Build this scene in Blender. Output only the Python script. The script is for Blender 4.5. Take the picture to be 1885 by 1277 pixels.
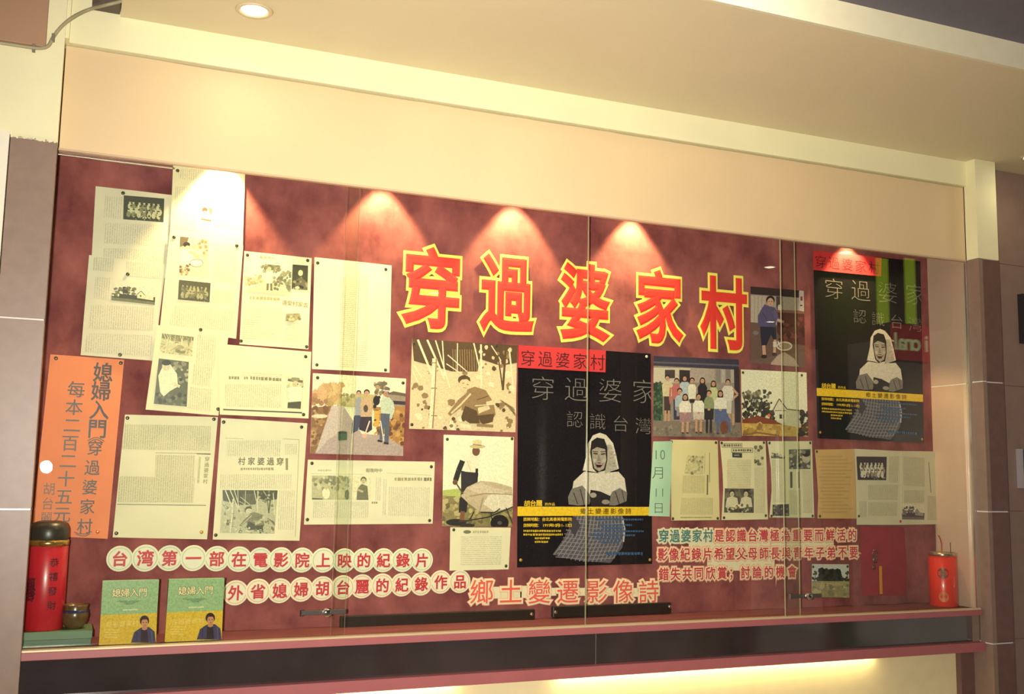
import bpy, bmesh, math, random
from mathutils import Vector, Matrix

for _o in list(bpy.data.objects):
    bpy.data.objects.remove(_o, do_unlink=True)
SC = bpy.context.scene
COL = SC.collection

# ------------------------------------------------------------------ camera
# world: x along the shop wall, y into the wall (glass at y = 0), z up, metres
FPX = 1924.25
D0, ZC = 3.0, 1.5
RM = ((0.92195441, -0.01677117, -0.38693514),
      (0.06207048, 0.99254642, 0.10487541),
      (0.38229220, -0.12070760, 0.91612354))
cam_d = bpy.data.cameras.new('camera')
cam_d.sensor_fit = 'HORIZONTAL'
cam_d.sensor_width = 36.0
cam_d.lens = 36.0 * FPX / 1885.0
cam_d.clip_start = 0.05
cam = bpy.data.objects.new('camera', cam_d)
COL.objects.link(cam)
_r, _d, _f = RM
cam.matrix_world = Matrix(((_r[0], -_d[0], -_f[0], 0.0),
                           (_r[2], -_d[2], -_f[2], -D0),
                           (-_r[1], _d[1], _f[1], ZC),
                           (0, 0, 0, 1)))
SC.camera = cam

# ------------------------------------------------------------------ light
SC.view_settings.view_transform = 'Standard'
SC.view_settings.look = 'None'
SC.view_settings.gamma = 1.0
SC.view_settings.use_curve_mapping = False
SC.view_settings.exposure = 0.62

world = bpy.data.worlds.new('hall_ambience')
SC.world = world
world.use_nodes = True
world.node_tree.nodes['Background'].inputs[0].default_value = (0.95, 0.80, 0.62, 1)
world.node_tree.nodes['Background'].inputs[1].default_value = 0.16


def add_light(kind, name, loc, energy, color, rot=(0, 0, 0), parent=None, **kw):
    l = bpy.data.lights.new(name, kind)
    l.energy = energy
    l.color = color
    for k, v in kw.items():
        setattr(l, k, v)
    o = bpy.data.objects.new(name, l)
    COL.objects.link(o)
    o.location = loc
    o.rotation_euler = rot
    if parent is not None:
        o.parent = parent
    return o


# the photographer's flash, beside the lens
add_light('AREA', 'camera_flash', (-0.117, -3.0, 1.497), 28, (1.0, 0.92, 0.80),
          rot=(math.radians(100), 0, math.radians(-25)), shape='DISK', size=0.062, spread=math.radians(96))
# ceiling lighting of the hall behind the camera
HALL = 150
SPOT_E = 24.0
WARM = (1.0, 0.67, 0.30)

# ------------------------------------------------------------------ helpers


def W(px, py, Y=0.0):
    a, b = px - 942.5, py - 638.5
    wx = RM[0][0] * a + RM[1][0] * b + RM[2][0] * FPX
    wd = RM[0][1] * a + RM[1][1] * b + RM[2][1] * FPX
    wy = RM[0][2] * a + RM[1][2] * b + RM[2][2] * FPX
    t = (D0 + Y) / wy
    return Vector((wx * t, Y, ZC - wd * t))


def Wz(px, py, z):
    a, b = px - 942.5, py - 638.5
    wx = RM[0][0] * a + RM[1][0] * b + RM[2][0] * FPX
    wd = RM[0][1] * a + RM[1][1] * b + RM[2][1] * FPX
    wy = RM[0][2] * a + RM[1][2] * b + RM[2][2] * FPX
    t = (ZC - z) / wd
    return Vector((wx * t, wy * t - D0, z))


def lin(c):
    return tuple((v / 255 / 12.92) if v / 255 <= 0.04045 else ((v / 255 + 0.055) / 1.055) ** 2.4 for v in c[:3])


MATS = {}


def mat(name, rgb, rough=0.6, metal=0.0, noise=0.0, scale=20.0, emit=None, estr=0.0, coat=0.0, sheen=0.0, bump=0.0, bscale=200.0, spec=None):
    if name in MATS:
        return MATS[name]
    m = bpy.data.materials.new(name)
    m.use_nodes = True
    nt = m.node_tree
    b = nt.nodes['Principled BSDF']
    c = lin(rgb)
    b.inputs['Base Color'].default_value = (*c, 1)
    b.inputs['Roughness'].default_value = rough
    b.inputs['Metallic'].default_value = metal
    if spec is not None:
        b.inputs['Specular IOR Level'].default_value = spec
    if coat:
        b.inputs['Coat Weight'].default_value = coat
        b.inputs['Coat Roughness'].default_value = 0.08
    if sheen:
        b.inputs['Sheen Weight'].default_value = sheen
        b.inputs['Sheen Tint'].default_value = (1, 0.7, 0.6, 1)
    tc = None
    if noise or bump:
        tc = nt.nodes.new('ShaderNodeTexCoord')
    if noise:
        n = nt.nodes.new('ShaderNodeTexNoise')
        n.inputs['Scale'].default_value = scale
        n.inputs['Detail'].default_value = 5
        nt.links.new(tc.outputs['Object'], n.inputs['Vector'])
        r = nt.nodes.new('ShaderNodeValToRGB')
        r.color_ramp.elements[0].position = 0.3
        r.color_ramp.elements[1].position = 0.7
        r.color_ramp.elements[0].color = (*[v * (1 - noise) for v in c], 1)
        r.color_ramp.elements[1].color = (*[min(1, v * (1 + noise)) for v in c], 1)
        nt.links.new(n.outputs['Fac'], r.inputs['Fac'])
        nt.links.new(r.outputs['Color'], b.inputs['Base Color'])
    if bump:
        n = nt.nodes.new('ShaderNodeTexNoise')
        n.inputs['Scale'].default_value = bscale
        n.inputs['Detail'].default_value = 3
        nt.links.new(tc.outputs['Object'], n.inputs['Vector'])
        bp = nt.nodes.new('ShaderNodeBump')
        bp.inputs['Strength'].default_value = bump
        bp.inputs['Distance'].default_value = 0.002
        nt.links.new(n.outputs['Fac'], bp.inputs['Height'])
        nt.links.new(bp.outputs['Normal'], b.inputs['Normal'])
    if emit:
        b.inputs['Emission Color'].default_value = (*lin(emit), 1)
        b.inputs['Emission Strength'].default_value = estr
    MATS[name] = m
    return m


def tag(o, label=None, cat=None, group=None, kind=None):
    if label:
        o['label'] = label
    if cat:
        o['category'] = cat
    if group:
        o['group'] = group
    if kind:
        o['kind'] = kind
    return o


def link(name, me, mats=(), parent=None, smooth=False):
    o = bpy.data.objects.new(name, me)
    COL.objects.link(o)
    for m in (mats if isinstance(mats, (list, tuple)) else [mats]):
        me.materials.append(m)
    if smooth:
        for p in me.polygons:
            p.use_smooth = True
    if parent is not None:
        o.parent = parent
        o.matrix_parent_inverse = parent.matrix_world.inverted()
    return o


def empty(name, loc=(0, 0, 0)):
    o = bpy.data.objects.new(name, None)
    o.empty_display_size = 0.05
    COL.objects.link(o)
    o.location = loc
    o.matrix_world = Matrix.Translation(loc)
    return o


def bm_obj(name, bm, mats, parent=None, smooth=False):
    me = bpy.data.meshes.new(name)
    bm.normal_update()
    bm.to_mesh(me)
    bm.free()
    return link(name, me, mats, parent, smooth)


def bx(bm, x0, x1, y0, y1, z0, z1, bev=0.0, mi=0):
    r = bmesh.ops.create_cube(bm, size=1.0)
    vs = r['verts']
    for v in vs:
        v.co = Vector(((x0 + x1) / 2 + v.co.x * (x1 - x0), (y0 + y1) / 2 + v.co.y * (y1 - y0), (z0 + z1) / 2 + v.co.z * (z1 - z0)))
    fs = set(f for v in vs for f in v.link_faces)
    for f in fs:
        f.material_index = mi
    if bev:
        es = list(set(e for v in vs for e in v.link_edges))
        bmesh.ops.bevel(bm, geom=es, offset=bev, segments=2, affect='EDGES', profile=0.5)


def box(name, x0, x1, y0, y1, z0, z1, m, parent=None, bev=0.0):
    bm = bmesh.new()
    bx(bm, x0, x1, y0, y1, z0, z1, bev)
    return bm_obj(name, bm, m, parent)


def lathe(bm, prof, cx=0, cy=0, cz=0, n=32, axis='z'):
    rings = []
    for r, h in prof:
        ring = []
        for i in range(n):
            a = 2 * math.pi * i / n
            if axis == 'z':
                p = (cx + r * math.cos(a), cy + r * math.sin(a), cz + h)
            else:                                   # along -y, out of the board
                p = (cx + r * math.cos(a), cy - h, cz + r * math.sin(a))
            ring.append(bm.verts.new(p))
        rings.append(ring)
    for a, b in zip(rings, rings[1:]):
        for i in range(n):
            bm.faces.new((a[i], a[(i + 1) % n], b[(i + 1) % n], b[i]))
    bm.faces.new(rings[0][::-1])
    bm.faces.new(rings[-1])
    bmesh.ops.recalc_face_normals(bm, faces=bm.faces)


def tube(bm, pts, r, n=10):
    pts = [Vector(p) for p in pts]
    rings = []
    for i, p in enumerate(pts):
        t = (pts[min(i + 1, len(pts) - 1)] - pts[max(i - 1, 0)]).normalized()
        u = t.cross(Vector((0.3, 1, 0.2))).normalized()
        v = t.cross(u)
        rings.append([bm.verts.new(p + (u * math.cos(2 * math.pi * k / n) + v * math.sin(2 * math.pi * k / n)) * r) for k in range(n)])
    for a, b in zip(rings, rings[1:]):
        for i in range(n):
            bm.faces.new((a[i], a[(i + 1) % n], b[(i + 1) % n], b[i]))
    bm.faces.new(rings[0][::-1])
    bm.faces.new(rings[-1])
    bmesh.ops.recalc_face_normals(bm, faces=bm.faces)


def smooth_pts(pts, n=6):
    pts = [Vector(p) for p in pts]
    out = []
    for i in range(len(pts) - 1):
        p0, p1, p2, p3 = pts[max(i - 1, 0)], pts[i], pts[i + 1], pts[min(i + 2, len(pts) - 1)]
        for k in range(n):
            t = k / n
            out.append(0.5 * ((2 * p1) + (p2 - p0) * t + (2 * p0 - 5 * p1 + 4 * p2 - p3) * t * t + (3 * p1 - p0 - 3 * p2 + p3) * t ** 3))
    out.append(pts[-1])
    return out


# glyph outlines from the built-in font
_fc = bpy.data.curves.new('glyph_source', 'FONT')
_fo = bpy.data.objects.new('glyph_source', _fc)
COL.objects.link(_fo)
_fc.resolution_u = 3
GL = {}


def glyph_area(vs, fs):
    t = 0.0
    for f in fs:
        for i in range(1, len(f) - 1):
            a, b, c = vs[f[0]], vs[f[i]], vs[f[i + 1]]
            t += abs((b[0] - a[0]) * (c[1] - a[1]) - (b[1] - a[1]) * (c[0] - a[0])) / 2
    return t


def glyph(ch, weight=0.0, bevel=0.0):
    if weight > 0:                    # bolder strokes: grow the outline with a bevel
        weight, bevel = 0.0, bevel + weight
    if weight < 0:                    # finer strokes: only as far as the outline stays whole
        base = glyph_area(*glyph(ch))
        while weight < -0.002:
            r = _glyph(ch, weight, bevel)
            if 0.40 * base < glyph_area(*r) < base:
                return r
            weight *= 0.7
        weight = 0.0
    return _glyph(ch, weight, bevel)


def _glyph(ch, weight=0.0, bevel=0.0):
    k = (ch, weight, bevel)
    if k not in GL:
        _fc.body = ch
        _fc.offset = weight
        _fc.bevel_depth = bevel
        _fc.bevel_resolution = 0
        bpy.context.view_layer.update()
        ev = _fo.evaluated_get(bpy.context.evaluated_depsgraph_get())
        me = ev.to_mesh()
        GL[k] = ([tuple(v.co) for v in me.vertices], [tuple(p.vertices) for p in me.polygons])
        ev.to_mesh_clear()
    return GL[k]


def homography(src, dst):
    import numpy as np
    A, b = [], []
    for (x, y), (u, v) in zip(src, dst):
        A.append([x, y, 1, 0, 0, 0, -u * x, -u * y]); b.append(u)
        A.append([0, 0, 0, x, y, 1, -v * x, -v * y]); b.append(v)
    h = [float(q) for q in np.linalg.solve(np.array(A, float), np.array(b, float))] + [1.0]
    return lambda x, y: ((h[0] * x + h[1] * y + h[2]) / (h[6] * x + h[7] * y + h[8]), (h[3] * x + h[4] * y + h[5]) / (h[6] * x + h[7] * y + h[8]))


# ------------------------------------------------------------------ print materials

def colour_mat(name, rough, coat=0.0):
    m = bpy.data.materials.new(name)
    m.use_nodes = True
    nt = m.node_tree
    b = nt.nodes['Principled BSDF']
    b.inputs['Roughness'].default_value = rough
    a = nt.nodes.new('ShaderNodeAttribute')
    a.attribute_name = 'col'
    n = nt.nodes.new('ShaderNodeTexNoise')
    n.inputs['Scale'].default_value = 210
    n.inputs['Detail'].default_value = 6
    n.inputs['Roughness'].default_value = 0.75
    tc = nt.nodes.new('ShaderNodeTexCoord')
    nt.links.new(tc.outputs['Object'], n.inputs['Vector'])
    mr = nt.nodes.new('ShaderNodeMapRange')
    mr.inputs['To Min'].default_value = 0.3
    mr.inputs['To Max'].default_value = 1.7
    nt.links.new(n.outputs['Fac'], mr.inputs['Value'])
    mx = nt.nodes.new('ShaderNodeMix')
    mx.data_type = 'RGBA'
    mx.blend_type = 'MULTIPLY'
    mx.inputs['Factor'].default_value = 1.0
    nt.links.new(a.outputs['Color'], mx.inputs[6])
    nt.links.new(mr.outputs['Result'], mx.inputs[7])
    nt.links.new(mx.outputs[2], b.inputs['Base Color'])
    return m


M_PRINT = colour_mat('printed_ink', 0.45)


def text_mat(name, vertical):
    """small newsprint: rows or columns of irregular ink marks, uv in metres"""
    m = bpy.data.materials.new(name)
    m.use_nodes = True
    nt = m.node_tree
    b = nt.nodes['Principled BSDF']
    b.inputs['Roughness'].default_value = 0.7
    uv = nt.nodes.new('ShaderNodeUVMap')
    uv.uv_map = 'UVMap'
    sp = nt.nodes.new('ShaderNodeSeparateXYZ')
    nt.links.new(uv.outputs['UV'], sp.inputs[0])

    def math_(op, a, bval):
        n = nt.nodes.new('ShaderNodeMath')
        n.operation = op
        if hasattr(a, 'links'):
            nt.links.new(a, n.inputs[0])
        else:
            n.inputs[0].default_value = a
        if hasattr(bval, 'links'):
            nt.links.new(bval, n.inputs[1])
        else:
            n.inputs[1].default_value = bval
        return n.outputs[0]
    across = sp.outputs['X'] if vertical else sp.outputs['Y']
    row = math_('MULTIPLY', across, 1 / 0.0062)
    band = math_('LESS_THAN', math_('FRACT', row, 0), 0.58)
    n = nt.nodes.new('ShaderNodeTexNoise')
    n.inputs['Scale'].default_value = 300
    n.inputs['Detail'].default_value = 2
    nt.links.new(uv.outputs['UV'], n.inputs['Vector'])
    ink = math_('GREATER_THAN', n.outputs['Fac'], 0.44)
    n2 = nt.nodes.new('ShaderNodeTexNoise')
    n2.inputs['Scale'].default_value = 25
    nt.links.new(uv.outputs['UV'], n2.inputs['Vector'])
    k = math_('MULTIPLY', math_('MULTIPLY', band, ink), math_('ADD', math_('MULTIPLY', n2.outputs['Fac'], 0.45), 0.05))
    a = nt.nodes.new('ShaderNodeAttribute')
    a.attribute_name = 'col'
    mx = nt.nodes.new('ShaderNodeMix')
    mx.data_type = 'RGBA'
    nt.links.new(k, mx.inputs['Factor'])
    nt.links.new(a.outputs['Color'], mx.inputs[6])
    mx.inputs[7].default_value = (0.09, 0.09, 0.08, 1)
    nt.links.new(mx.outputs[2], b.inputs['Base Color'])
    return m


M_TV = text_mat('newsprint_columns', True)
M_TH = text_mat('newsprint_lines', False)

YB = 0.200            # face of the velvet board
PIN_SPOTS = []


class Sheet:
    """a flat printed thing on the board; drawn in pixel coordinates of a detail view k = (x, y, scale)"""

    def __init__(self, name, label, cat, quad, col, k=(0, 0, 1), lift=0.003, bend=0.0, group=None, outline=None, Y=None, pm=None, paper=True, thick=0.0006, short=None):
        self.k = k
        self.H = None
        self.Y = (YB - lift) if Y is None else Y
        self.col = col
        self.short = short or label
        self.ord = 0
        self.faces = []
        self.parts = []
        self.quad = quad
        pts = [self.m(*p) for p in (outline or quad)]
        self.qw = [self.m(*p) for p in quad]
        self.x0 = min(p[0] for p in pts)
        self.x1 = max(p[0] for p in pts)
        self.bend = bend
        self.clip = None
        self.obj = None
        if paper:
            bm = bmesh.new()
            f = bm.faces.new([bm.verts.new((p[0], 0, p[1])) for p in pts])
            self._cut(bm)
            self._deform(bm, 0)
            bmesh.ops.recalc_face_normals(bm, faces=bm.faces)
            m = pm or mat('paper_%d_%d_%d' % col, col, 0.62, noise=0.05, scale=9, bump=0.03)
            self.obj = bm_obj(name, bm, m)
            if thick:
                md = self.obj.modifiers.new('thickness', 'SOLIDIFY')
                md.thickness = thick
                md.offset = 0
            tag(self.obj, label, cat, group)

    # mapping -----------------------------------------------------
    def m(self, x, y):
        x, y = self.k[0] + x / self.k[2], self.k[1] + y / self.k[2]
        if self.H:
            x, y = self.H(x, y)
        w = W(x, y, self.Y)
        return (w.x, w.z)

    def _b(self, x):
        if not self.bend:
            return 0.0
        u = min(1, max(0, (x - self.x0) / (self.x1 - self.x0))) * 8
        i = min(7, int(u))
        f = lambda t: self.bend * 4 * (t / 8) * (1 - t / 8)
        return f(i) + (f(i + 1) - f(i)) * (u - i)

    def _cut(self, bm):
        if self.bend:
            for i in range(1, 8):
                x = self.x0 + (self.x1 - self.x0) * i / 8
                bmesh.ops.bisect_plane(bm, geom=list(bm.verts) + list(bm.edges) + list(bm.faces), plane_co=(x, 0, 0), plane_no=(1, 0, 0))

    def _deform(self, bm, h0):
        for v in bm.verts:
            v.co.y = self.Y - h0 - self._b(v.co.x) + v.co.y

    # drawing -----------------------------------------------------
    def Pg(self, pts, col, mi=0):
        self.ord += 1
        self.faces.append(([self.m(*p) for p in pts], None, col, mi, self.ord))
        return self

    def Q(self, x0, y0, x1, y1, col):
        return self.Pg([(x0, y0), (x1, y0), (x1, y1), (x0, y1)], col)

    def E(self, cx, cy, rx, ry, col, n=14, rot=0.0):
        c, s = math.cos(rot), math.sin(rot)
        return self.Pg([(cx + rx * math.cos(a) * c - ry * math.sin(a) * s, cy + rx * math.cos(a) * s + ry * math.sin(a) * c) for a in [2 * math.pi * i / n for i in range(n)]], col)

    def L(self, pts, w, col):
        for (x0, y0), (x1, y1) in zip(pts, pts[1:]):
            d = math.hypot(x1 - x0, y1 - y0) or 1
            nx, ny = -(y1 - y0) / d * w / 2, (x1 - x0) / d * w / 2
            self.Pg([(x0 + nx, y0 + ny), (x1 + nx, y1 + ny), (x1 - nx, y1 - ny), (x0 - nx, y0 - ny)], col)
        return self

    def ring(self, cx, cy, rx, ry, w, col, n=20):
        pts = [(cx + rx * math.cos(2 * math.pi * i / n), cy + ry * math.sin(2 * math.pi * i / n)) for i in range(n + 1)]
        return self.L(pts, w, col)

    def blobs(self, x0, y0, x1, y1, n, s, cols, seed=1):
        rd = random.Random(seed)
        for i in range(n):
            r = rd.uniform(*s)
            cx, cy = rd.uniform(x0, x1), rd.uniform(y0, y1)
            a0 = rd.random() * 6
            self.Pg([(cx + r * rd.uniform(.6, 1.2) * math.cos(a0 + a), cy + r * rd.uniform(.6, 1.2) * math.sin(a0 + a)) for a in (0, 1.05, 2.1, 3.14, 4.2, 5.2)], rd.choice(cols))
        return self

    def dashes(self, x0, y, x1, h, col, seed=1, y2=None):
        rd = random.Random(seed * 7 + int(y))
        x = x0
        y2 = y if y2 is None else y2
        while x < x1 - h * 0.4:
            w = h * rd.uniform(.45, .95)
            t = (x - x0) / (x1 - x0)
            yy = y + (y2 - y) * t
            w = min(w, x1 - x)
            self.Pg([(x, yy - h * rd.uniform(.35, .5)), (x + w, yy - h * rd.uniform(.35, .5)), (x + w, yy + h * rd.uniform(.3, .5)), (x, yy + h * rd.uniform(.3, .5))], col)
            x += w + h * rd.uniform(.12, .3)
        return self

    def block(self, quad, vertical=True, col=None):
        return self.Pg(quad, col or self.col, 1 if vertical else 2)

    def txt(self, s, c0, c1, h, col, weight=0.0, asp=1.0, mirror=False):
        n = len(s)
        for i, ch in enumerate(s):
            t = i / (n - 1) if n > 1 else 0
            cx, cy = c0[0] + (c1[0] - c0[0]) * t, c0[1] + (c1[1] - c0[1]) * t
            a, b_, d = self.m(cx, cy), self.m(cx + h * asp, cy), self.m(cx, cy - h)
            vx = (b_[0] - a[0], 0.0)
            vz = (0.0, d[1] - a[1])
            vs, fs = glyph(ch, weight)
            self.ord += 1
            w0 = 0.5 if ord(ch) > 255 else 0.28
            zm = max(abs(v[2]) for v in vs)
            if zm > 1e-6:             # keep the front half of a bevelled outline
                fs = [f for f in fs if all(vs[i][2] > -1e-6 for i in f)]
            P = []
            for x, y, _z in vs:
                g = (x - w0) * (-1 if mirror else 1)
                P.append((a[0] + vx[0] * g, a[1] + vz[1] * (y - 0.385), (_z / zm * 3e-6) if zm > 1e-6 else 0.0))
            self.faces.append((P, fs, col, 0, self.ord))
        return self

    def chars(self, name, st, c0, c1, h, col, weight=0.0, asp=1.0, clip=None, pm=None):
        n = len(st)
        for i, ch in enumerate(st):
            t = i / (n - 1) if n > 1 else 0
            c = (c0[0] + (c1[0] - c0[0]) * t, c0[1] + (c1[1] - c0[1]) * t)
            self.txt(ch, c, c, h, col, weight, asp)
            self.part(name, clip, pm=pm)
        return self

    # a finished child mesh ----------------------------------------
    def part(self, name, clip=None, parent=None, label=None, pm=None):
        if not self.faces:
            return None
        bm = bmesh.new()
        cl = bm.loops.layers.float_color.new('col')
        ul = bm.loops.layers.uv.new('UVMap')
        for P, fs, col, mi, o in self.faces:
            h = -0.0005 - 0.000008 * o
            vv = [bm.verts.new((p[0], h - (p[2] if len(p) > 2 else 0.0), p[1])) for p in P]
            c = (*lin(col), 1)
            for idx in (fs or [range(len(vv))]):
                try:
                    f = bm.faces.new([vv[i] for i in idx])
                except ValueError:
                    continue
                f.material_index = mi
                for lp in f.loops:
                    lp[cl] = c
                    lp[ul].uv = (lp.vert.co.x, lp.vert.co.z)
        if clip:
            q = [Vector((p[0], 0, p[1])) for p in [self.m(*p) for p in clip]]
            cen = sum(q, Vector()) / len(q)
            for a, b in zip(q, q[1:] + q[:1]):
                d = b - a
                no = Vector((-d.z, 0, d.x))
                if no.dot(cen - a) > 0:
                    no = -no
                bmesh.ops.bisect_plane(bm, geom=list(bm.verts) + list(bm.edges) + list(bm.faces), plane_co=a, plane_no=no, clear_outer=True)
        self._cut(bm)
        self._deform(bm, 0)
        bmesh.ops.delete(bm, geom=[v for v in bm.verts if not v.link_faces], context='VERTS')
        for f in bm.faces:
            f.normal_update()
            if f.normal.y > 0:
                f.normal_flip()
        o = bm_obj(name, bm, [pm or M_PRINT, M_TV, M_TH], parent or self.obj)
        if label:
            o['label'] = label
        self.faces = []
        self.parts.append(o)
        return o

    def pins(self, pts, col='dark'):
        for p in pts:
            x, z = self.m(*p)
            zs = [p_[1] for p_ in self.qw]
            fz = (z - min(zs)) / (max(zs) - min(zs))
            where = ('top' if fz > .75 else 'bottom' if fz < .25 else 'upper' if fz > .5 else 'lower') + ' ' + ('left' if x < (self.x0 + self.x1) / 2 else 'right')
            PIN_SPOTS.append((x, self.Y - self._b(x) - 0.0004, z, col, self.short, where))
        return self


# ================================================================== SETTING
CREAM = mat('cream_paint', (236, 232, 190), 0.55, noise=0.035, scale=4, bump=0.1, bscale=60)
PEACH = mat('peach_laminate', (218, 194, 153), 0.5, noise=0.03, scale=3, bump=0.05, bscale=300)
SOFFIT = mat('soffit_paint', (226, 213, 178), 0.7, noise=0.03, scale=2)
TILE = mat('grey_brown_tile', (140, 118, 104), 0.42, noise=0.08, scale=30, bump=0.03)
TILE_R = mat('brown_tile', (112, 84, 78), 0.28, noise=0.1, scale=30, bump=0.03)
GROUT = mat('white_grout', (236, 230, 224), 0.25, noise=0.03)
MAROON = mat('maroon_ledge', (168, 98, 100), 0.42, noise=0.04, scale=12)
ALU = mat('aluminium', (214, 206, 190), 0.28, metal=0.9)
CHROME = mat('chrome', (225, 225, 225), 0.12, metal=1.0)
XL, XR = -0.085, 3.155
ZS = 1.036            # showcase floor

# velvet back board with soft folds at the lower right
m = bpy.data.materials.new('maroon_velvet')
m.use_nodes = True
nt = m.node_tree
b = nt.nodes['Principled BSDF']
b.inputs['Roughness'].default_value = 0.9
b.inputs['Sheen Weight'].default_value = 0.4
b.inputs['Sheen Roughness'].default_value = 0.4
b.inputs['Sheen Tint'].default_value = (1.0, 0.6, 0.55, 1)
tc = nt.nodes.new('ShaderNodeTexCoord')
mp = nt.nodes.new('ShaderNodeMapping')
mp.inputs['Scale'].default_value = (1.3, 1, 1.0)
nt.links.new(tc.outputs['Object'], mp.inputs['Vector'])
n1 = nt.nodes.new('ShaderNodeTexNoise')
n1.inputs['Scale'].default_value = 5.5
n1.inputs['Detail'].default_value = 7
n1.inputs['Roughness'].default_value = 0.62
nt.links.new(mp.outputs[0], n1.inputs['Vector'])
cr = nt.nodes.new('ShaderNodeValToRGB')
cr.color_ramp.elements[0].position = 0.3
cr.color_ramp.elements[1].position = 0.72
cr.color_ramp.elements[0].color = (*lin((102, 43, 50)), 1)
cr.color_ramp.elements[1].color = (*lin((170, 98, 94)), 1)
nt.links.new(n1.outputs['Fac'], cr.inputs['Fac'])
nt.links.new(cr.outputs['Color'], b.inputs['Base Color'])
n2 = nt.nodes.new('ShaderNodeTexNoise')
n2.inputs['Scale'].default_value = 9
n2.inputs['Detail'].default_value = 6
nt.links.new(mp.outputs[0], n2.inputs['Vector'])
bp = nt.nodes.new('ShaderNodeBump')
bp.inputs['Strength'].default_value = 0.35
bp.inputs['Distance'].default_value = 0.012
nt.links.new(n2.outputs['Fac'], bp.inputs['Height'])
nt.links.new(bp.outputs['Normal'], b.inputs['Normal'])
VELVET = m
bm = bmesh.new()
NX, NZ = 160, 60
grid = []
for j in range(NZ + 1):
    row = []
    for i in range(NX + 1):
        x = XL - 0.02 + (XR - XL + 0.02) * i / NX
        z = 1.02 + (2.66 - 1.02) * j / NZ
        y = YB
        if z < 1.36 and x > 2.62:
            g = min(1, (1.36 - z) / 0.14) * min(1, (x - 2.62) / 0.1)
            y += 0.010 * g * (math.sin((x + (1.36 - z) * 0.28) * 44) - 1) * -0.5
        if z < 1.14:
            y += 0.004 * (1.14 - z) / 0.12 * (1 + math.sin(x * 31 + math.sin(x * 7) * 2))
        row.append(bm.verts.new((x, y, z)))
    grid.append(row)
for j in range(NZ):
    for i in range(NX):
        bm.faces.new((grid[j][i], grid[j][i + 1], grid[j + 1][i + 1], grid[j + 1][i]))
o = bm_obj('wall_back', bm, VELVET, smooth=True)
tag(o, 'maroon velvet lining on the back of the lit showcase', 'wall', kind='structure')

# showcase interior: floor, right side, left side, top
o = box('floor_showcase', XL - 0.02, XR, 0.0006, YB + 0.02, 1.0175, ZS - 0.004, mat('floor_cloth', (96, 40, 50), 0.9, noise=0.15, scale=14, bump=0.2))
tag(o, 'maroon cloth covered floor inside the showcase', 'floor', kind='structure')
SIDE = mat('pale_side_laminate', (205, 178, 160), 0.3, noise=0.03, scale=6, coat=0.2)
e = empty('wall_showcase_right', (XR, 0.1, ZS))
tag(e, 'pale laminated right side panel inside the showcase', 'wall', kind='structure')
for z0, z1 in ((ZS - 0.01, 1.873), (1.877, 2.66)):
    box('panel', XR, XR + 0.02, -0.004, YB + 0.02, z0, z1, SIDE, e, bev=0.001)
box('mirrored_joint', XR + 0.001, XR + 0.02, 0.02, YB + 0.01, 1.8725, 1.8775, GROUT, e)  # white line standing for the pillar joint's reflection in the glossy side
box('edge_profile', XR - 0.006, XR + 0.012, -0.004, 0.008, ZS, 2.352, ALU, e, bev=0.002)
o = box('wall_showcase_left', XL - 0.05, XL - 0.02, 0.0, YB + 0.02, 0.985, 2.66, TILE)
tag(o, 'narrow left side panel inside the showcase', 'wall', kind='structure')
o = box('ceiling_showcase', XL - 0.02, XR, 0.02, YB + 0.02, 2.64, 2.68, SIDE)
tag(o, 'boxed top inside the showcase hidden behind the header', 'ceiling', kind='structure')

# header fascia and its frame
e = empty('wall_header', ((XL + XR) / 2, 0.0, 2.35))
tag(e, 'peach laminated header board above the showcase glass', 'wall', kind='structure')
box('board', XL + 0.003, XR, 0.0, 0.02, 2.352, 2.643, PEACH, e, bev=0.0015)
box('edge_strip', XL + 0.003, XR, -0.004, 0.012, 2.3465, 2.3525, mat('peach_edge', (196, 170, 138), 0.5), e)
bm = bmesh.new()
rd = random.Random(4)
N = 60
prev = None
for i in range(N + 1):                                   # uneven bead of sealant along the top edge
    x = XL + 0.003 + (XR - XL - 0.006) * i / N
    r = 0.0035 + rd.random() * 0.0022
    ring = [bm.verts.new((x, 0.0 - r * math.cos(a) * 0.8, 2.6445 + r * math.sin(a))) for a in (-1.6, -0.8, 0, 0.8, 1.6)]
    if prev:
        for k in range(4):
            bm.faces.new((prev[k], ring[k], ring[k + 1], prev[k + 1]))
    prev = ring
bm_obj('sealant_bead', bm, mat('dull_sealant', (176, 166, 128), 0.5), e, smooth=True)

ZCEIL = 2.742
e = empty('wall_frame', (1.5, -0.03, 2.65))
tag(e, 'cream painted frame around the header board', 'wall', kind='structure')
box('top_band', -0.075, 3.155, -0.016, 0.02, 2.645, ZCEIL + 0.2, CREAM, e)
box('left_field', -1.2, XL, -0.06, 0.02, 2.356, 3.2, CREAM, e)
box('left_return', XL, -0.075, -0.045, 0.02, 2.645, 3.2, CREAM, e)
box('right_post', XR, 3.26, -0.06, 0.02, 2.352, ZCEIL, CREAM, e)
bm = bmesh.new()
for i in range(26):                                      # ragged paint edge over the tiled pillar
    x = -0.197 + 0.112 * i / 26
    bx(bm, x, x + 0.0046, -0.0605, -0.05, 2.356 - 0.002 - rd.random() * 0.007, 2.360)
bm_obj('ragged_paint_edge', bm, CREAM, e)
o = box('wall_outer_left', -2.2, -0.199, -0.075, 0.1, 0.0, 2.36, mat('white_wall_paint', (240, 234, 214), 0.45, noise=0.03))
tag(o, 'whitish painted wall to the left of the tiled pillar', 'wall', kind='structure')


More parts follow.
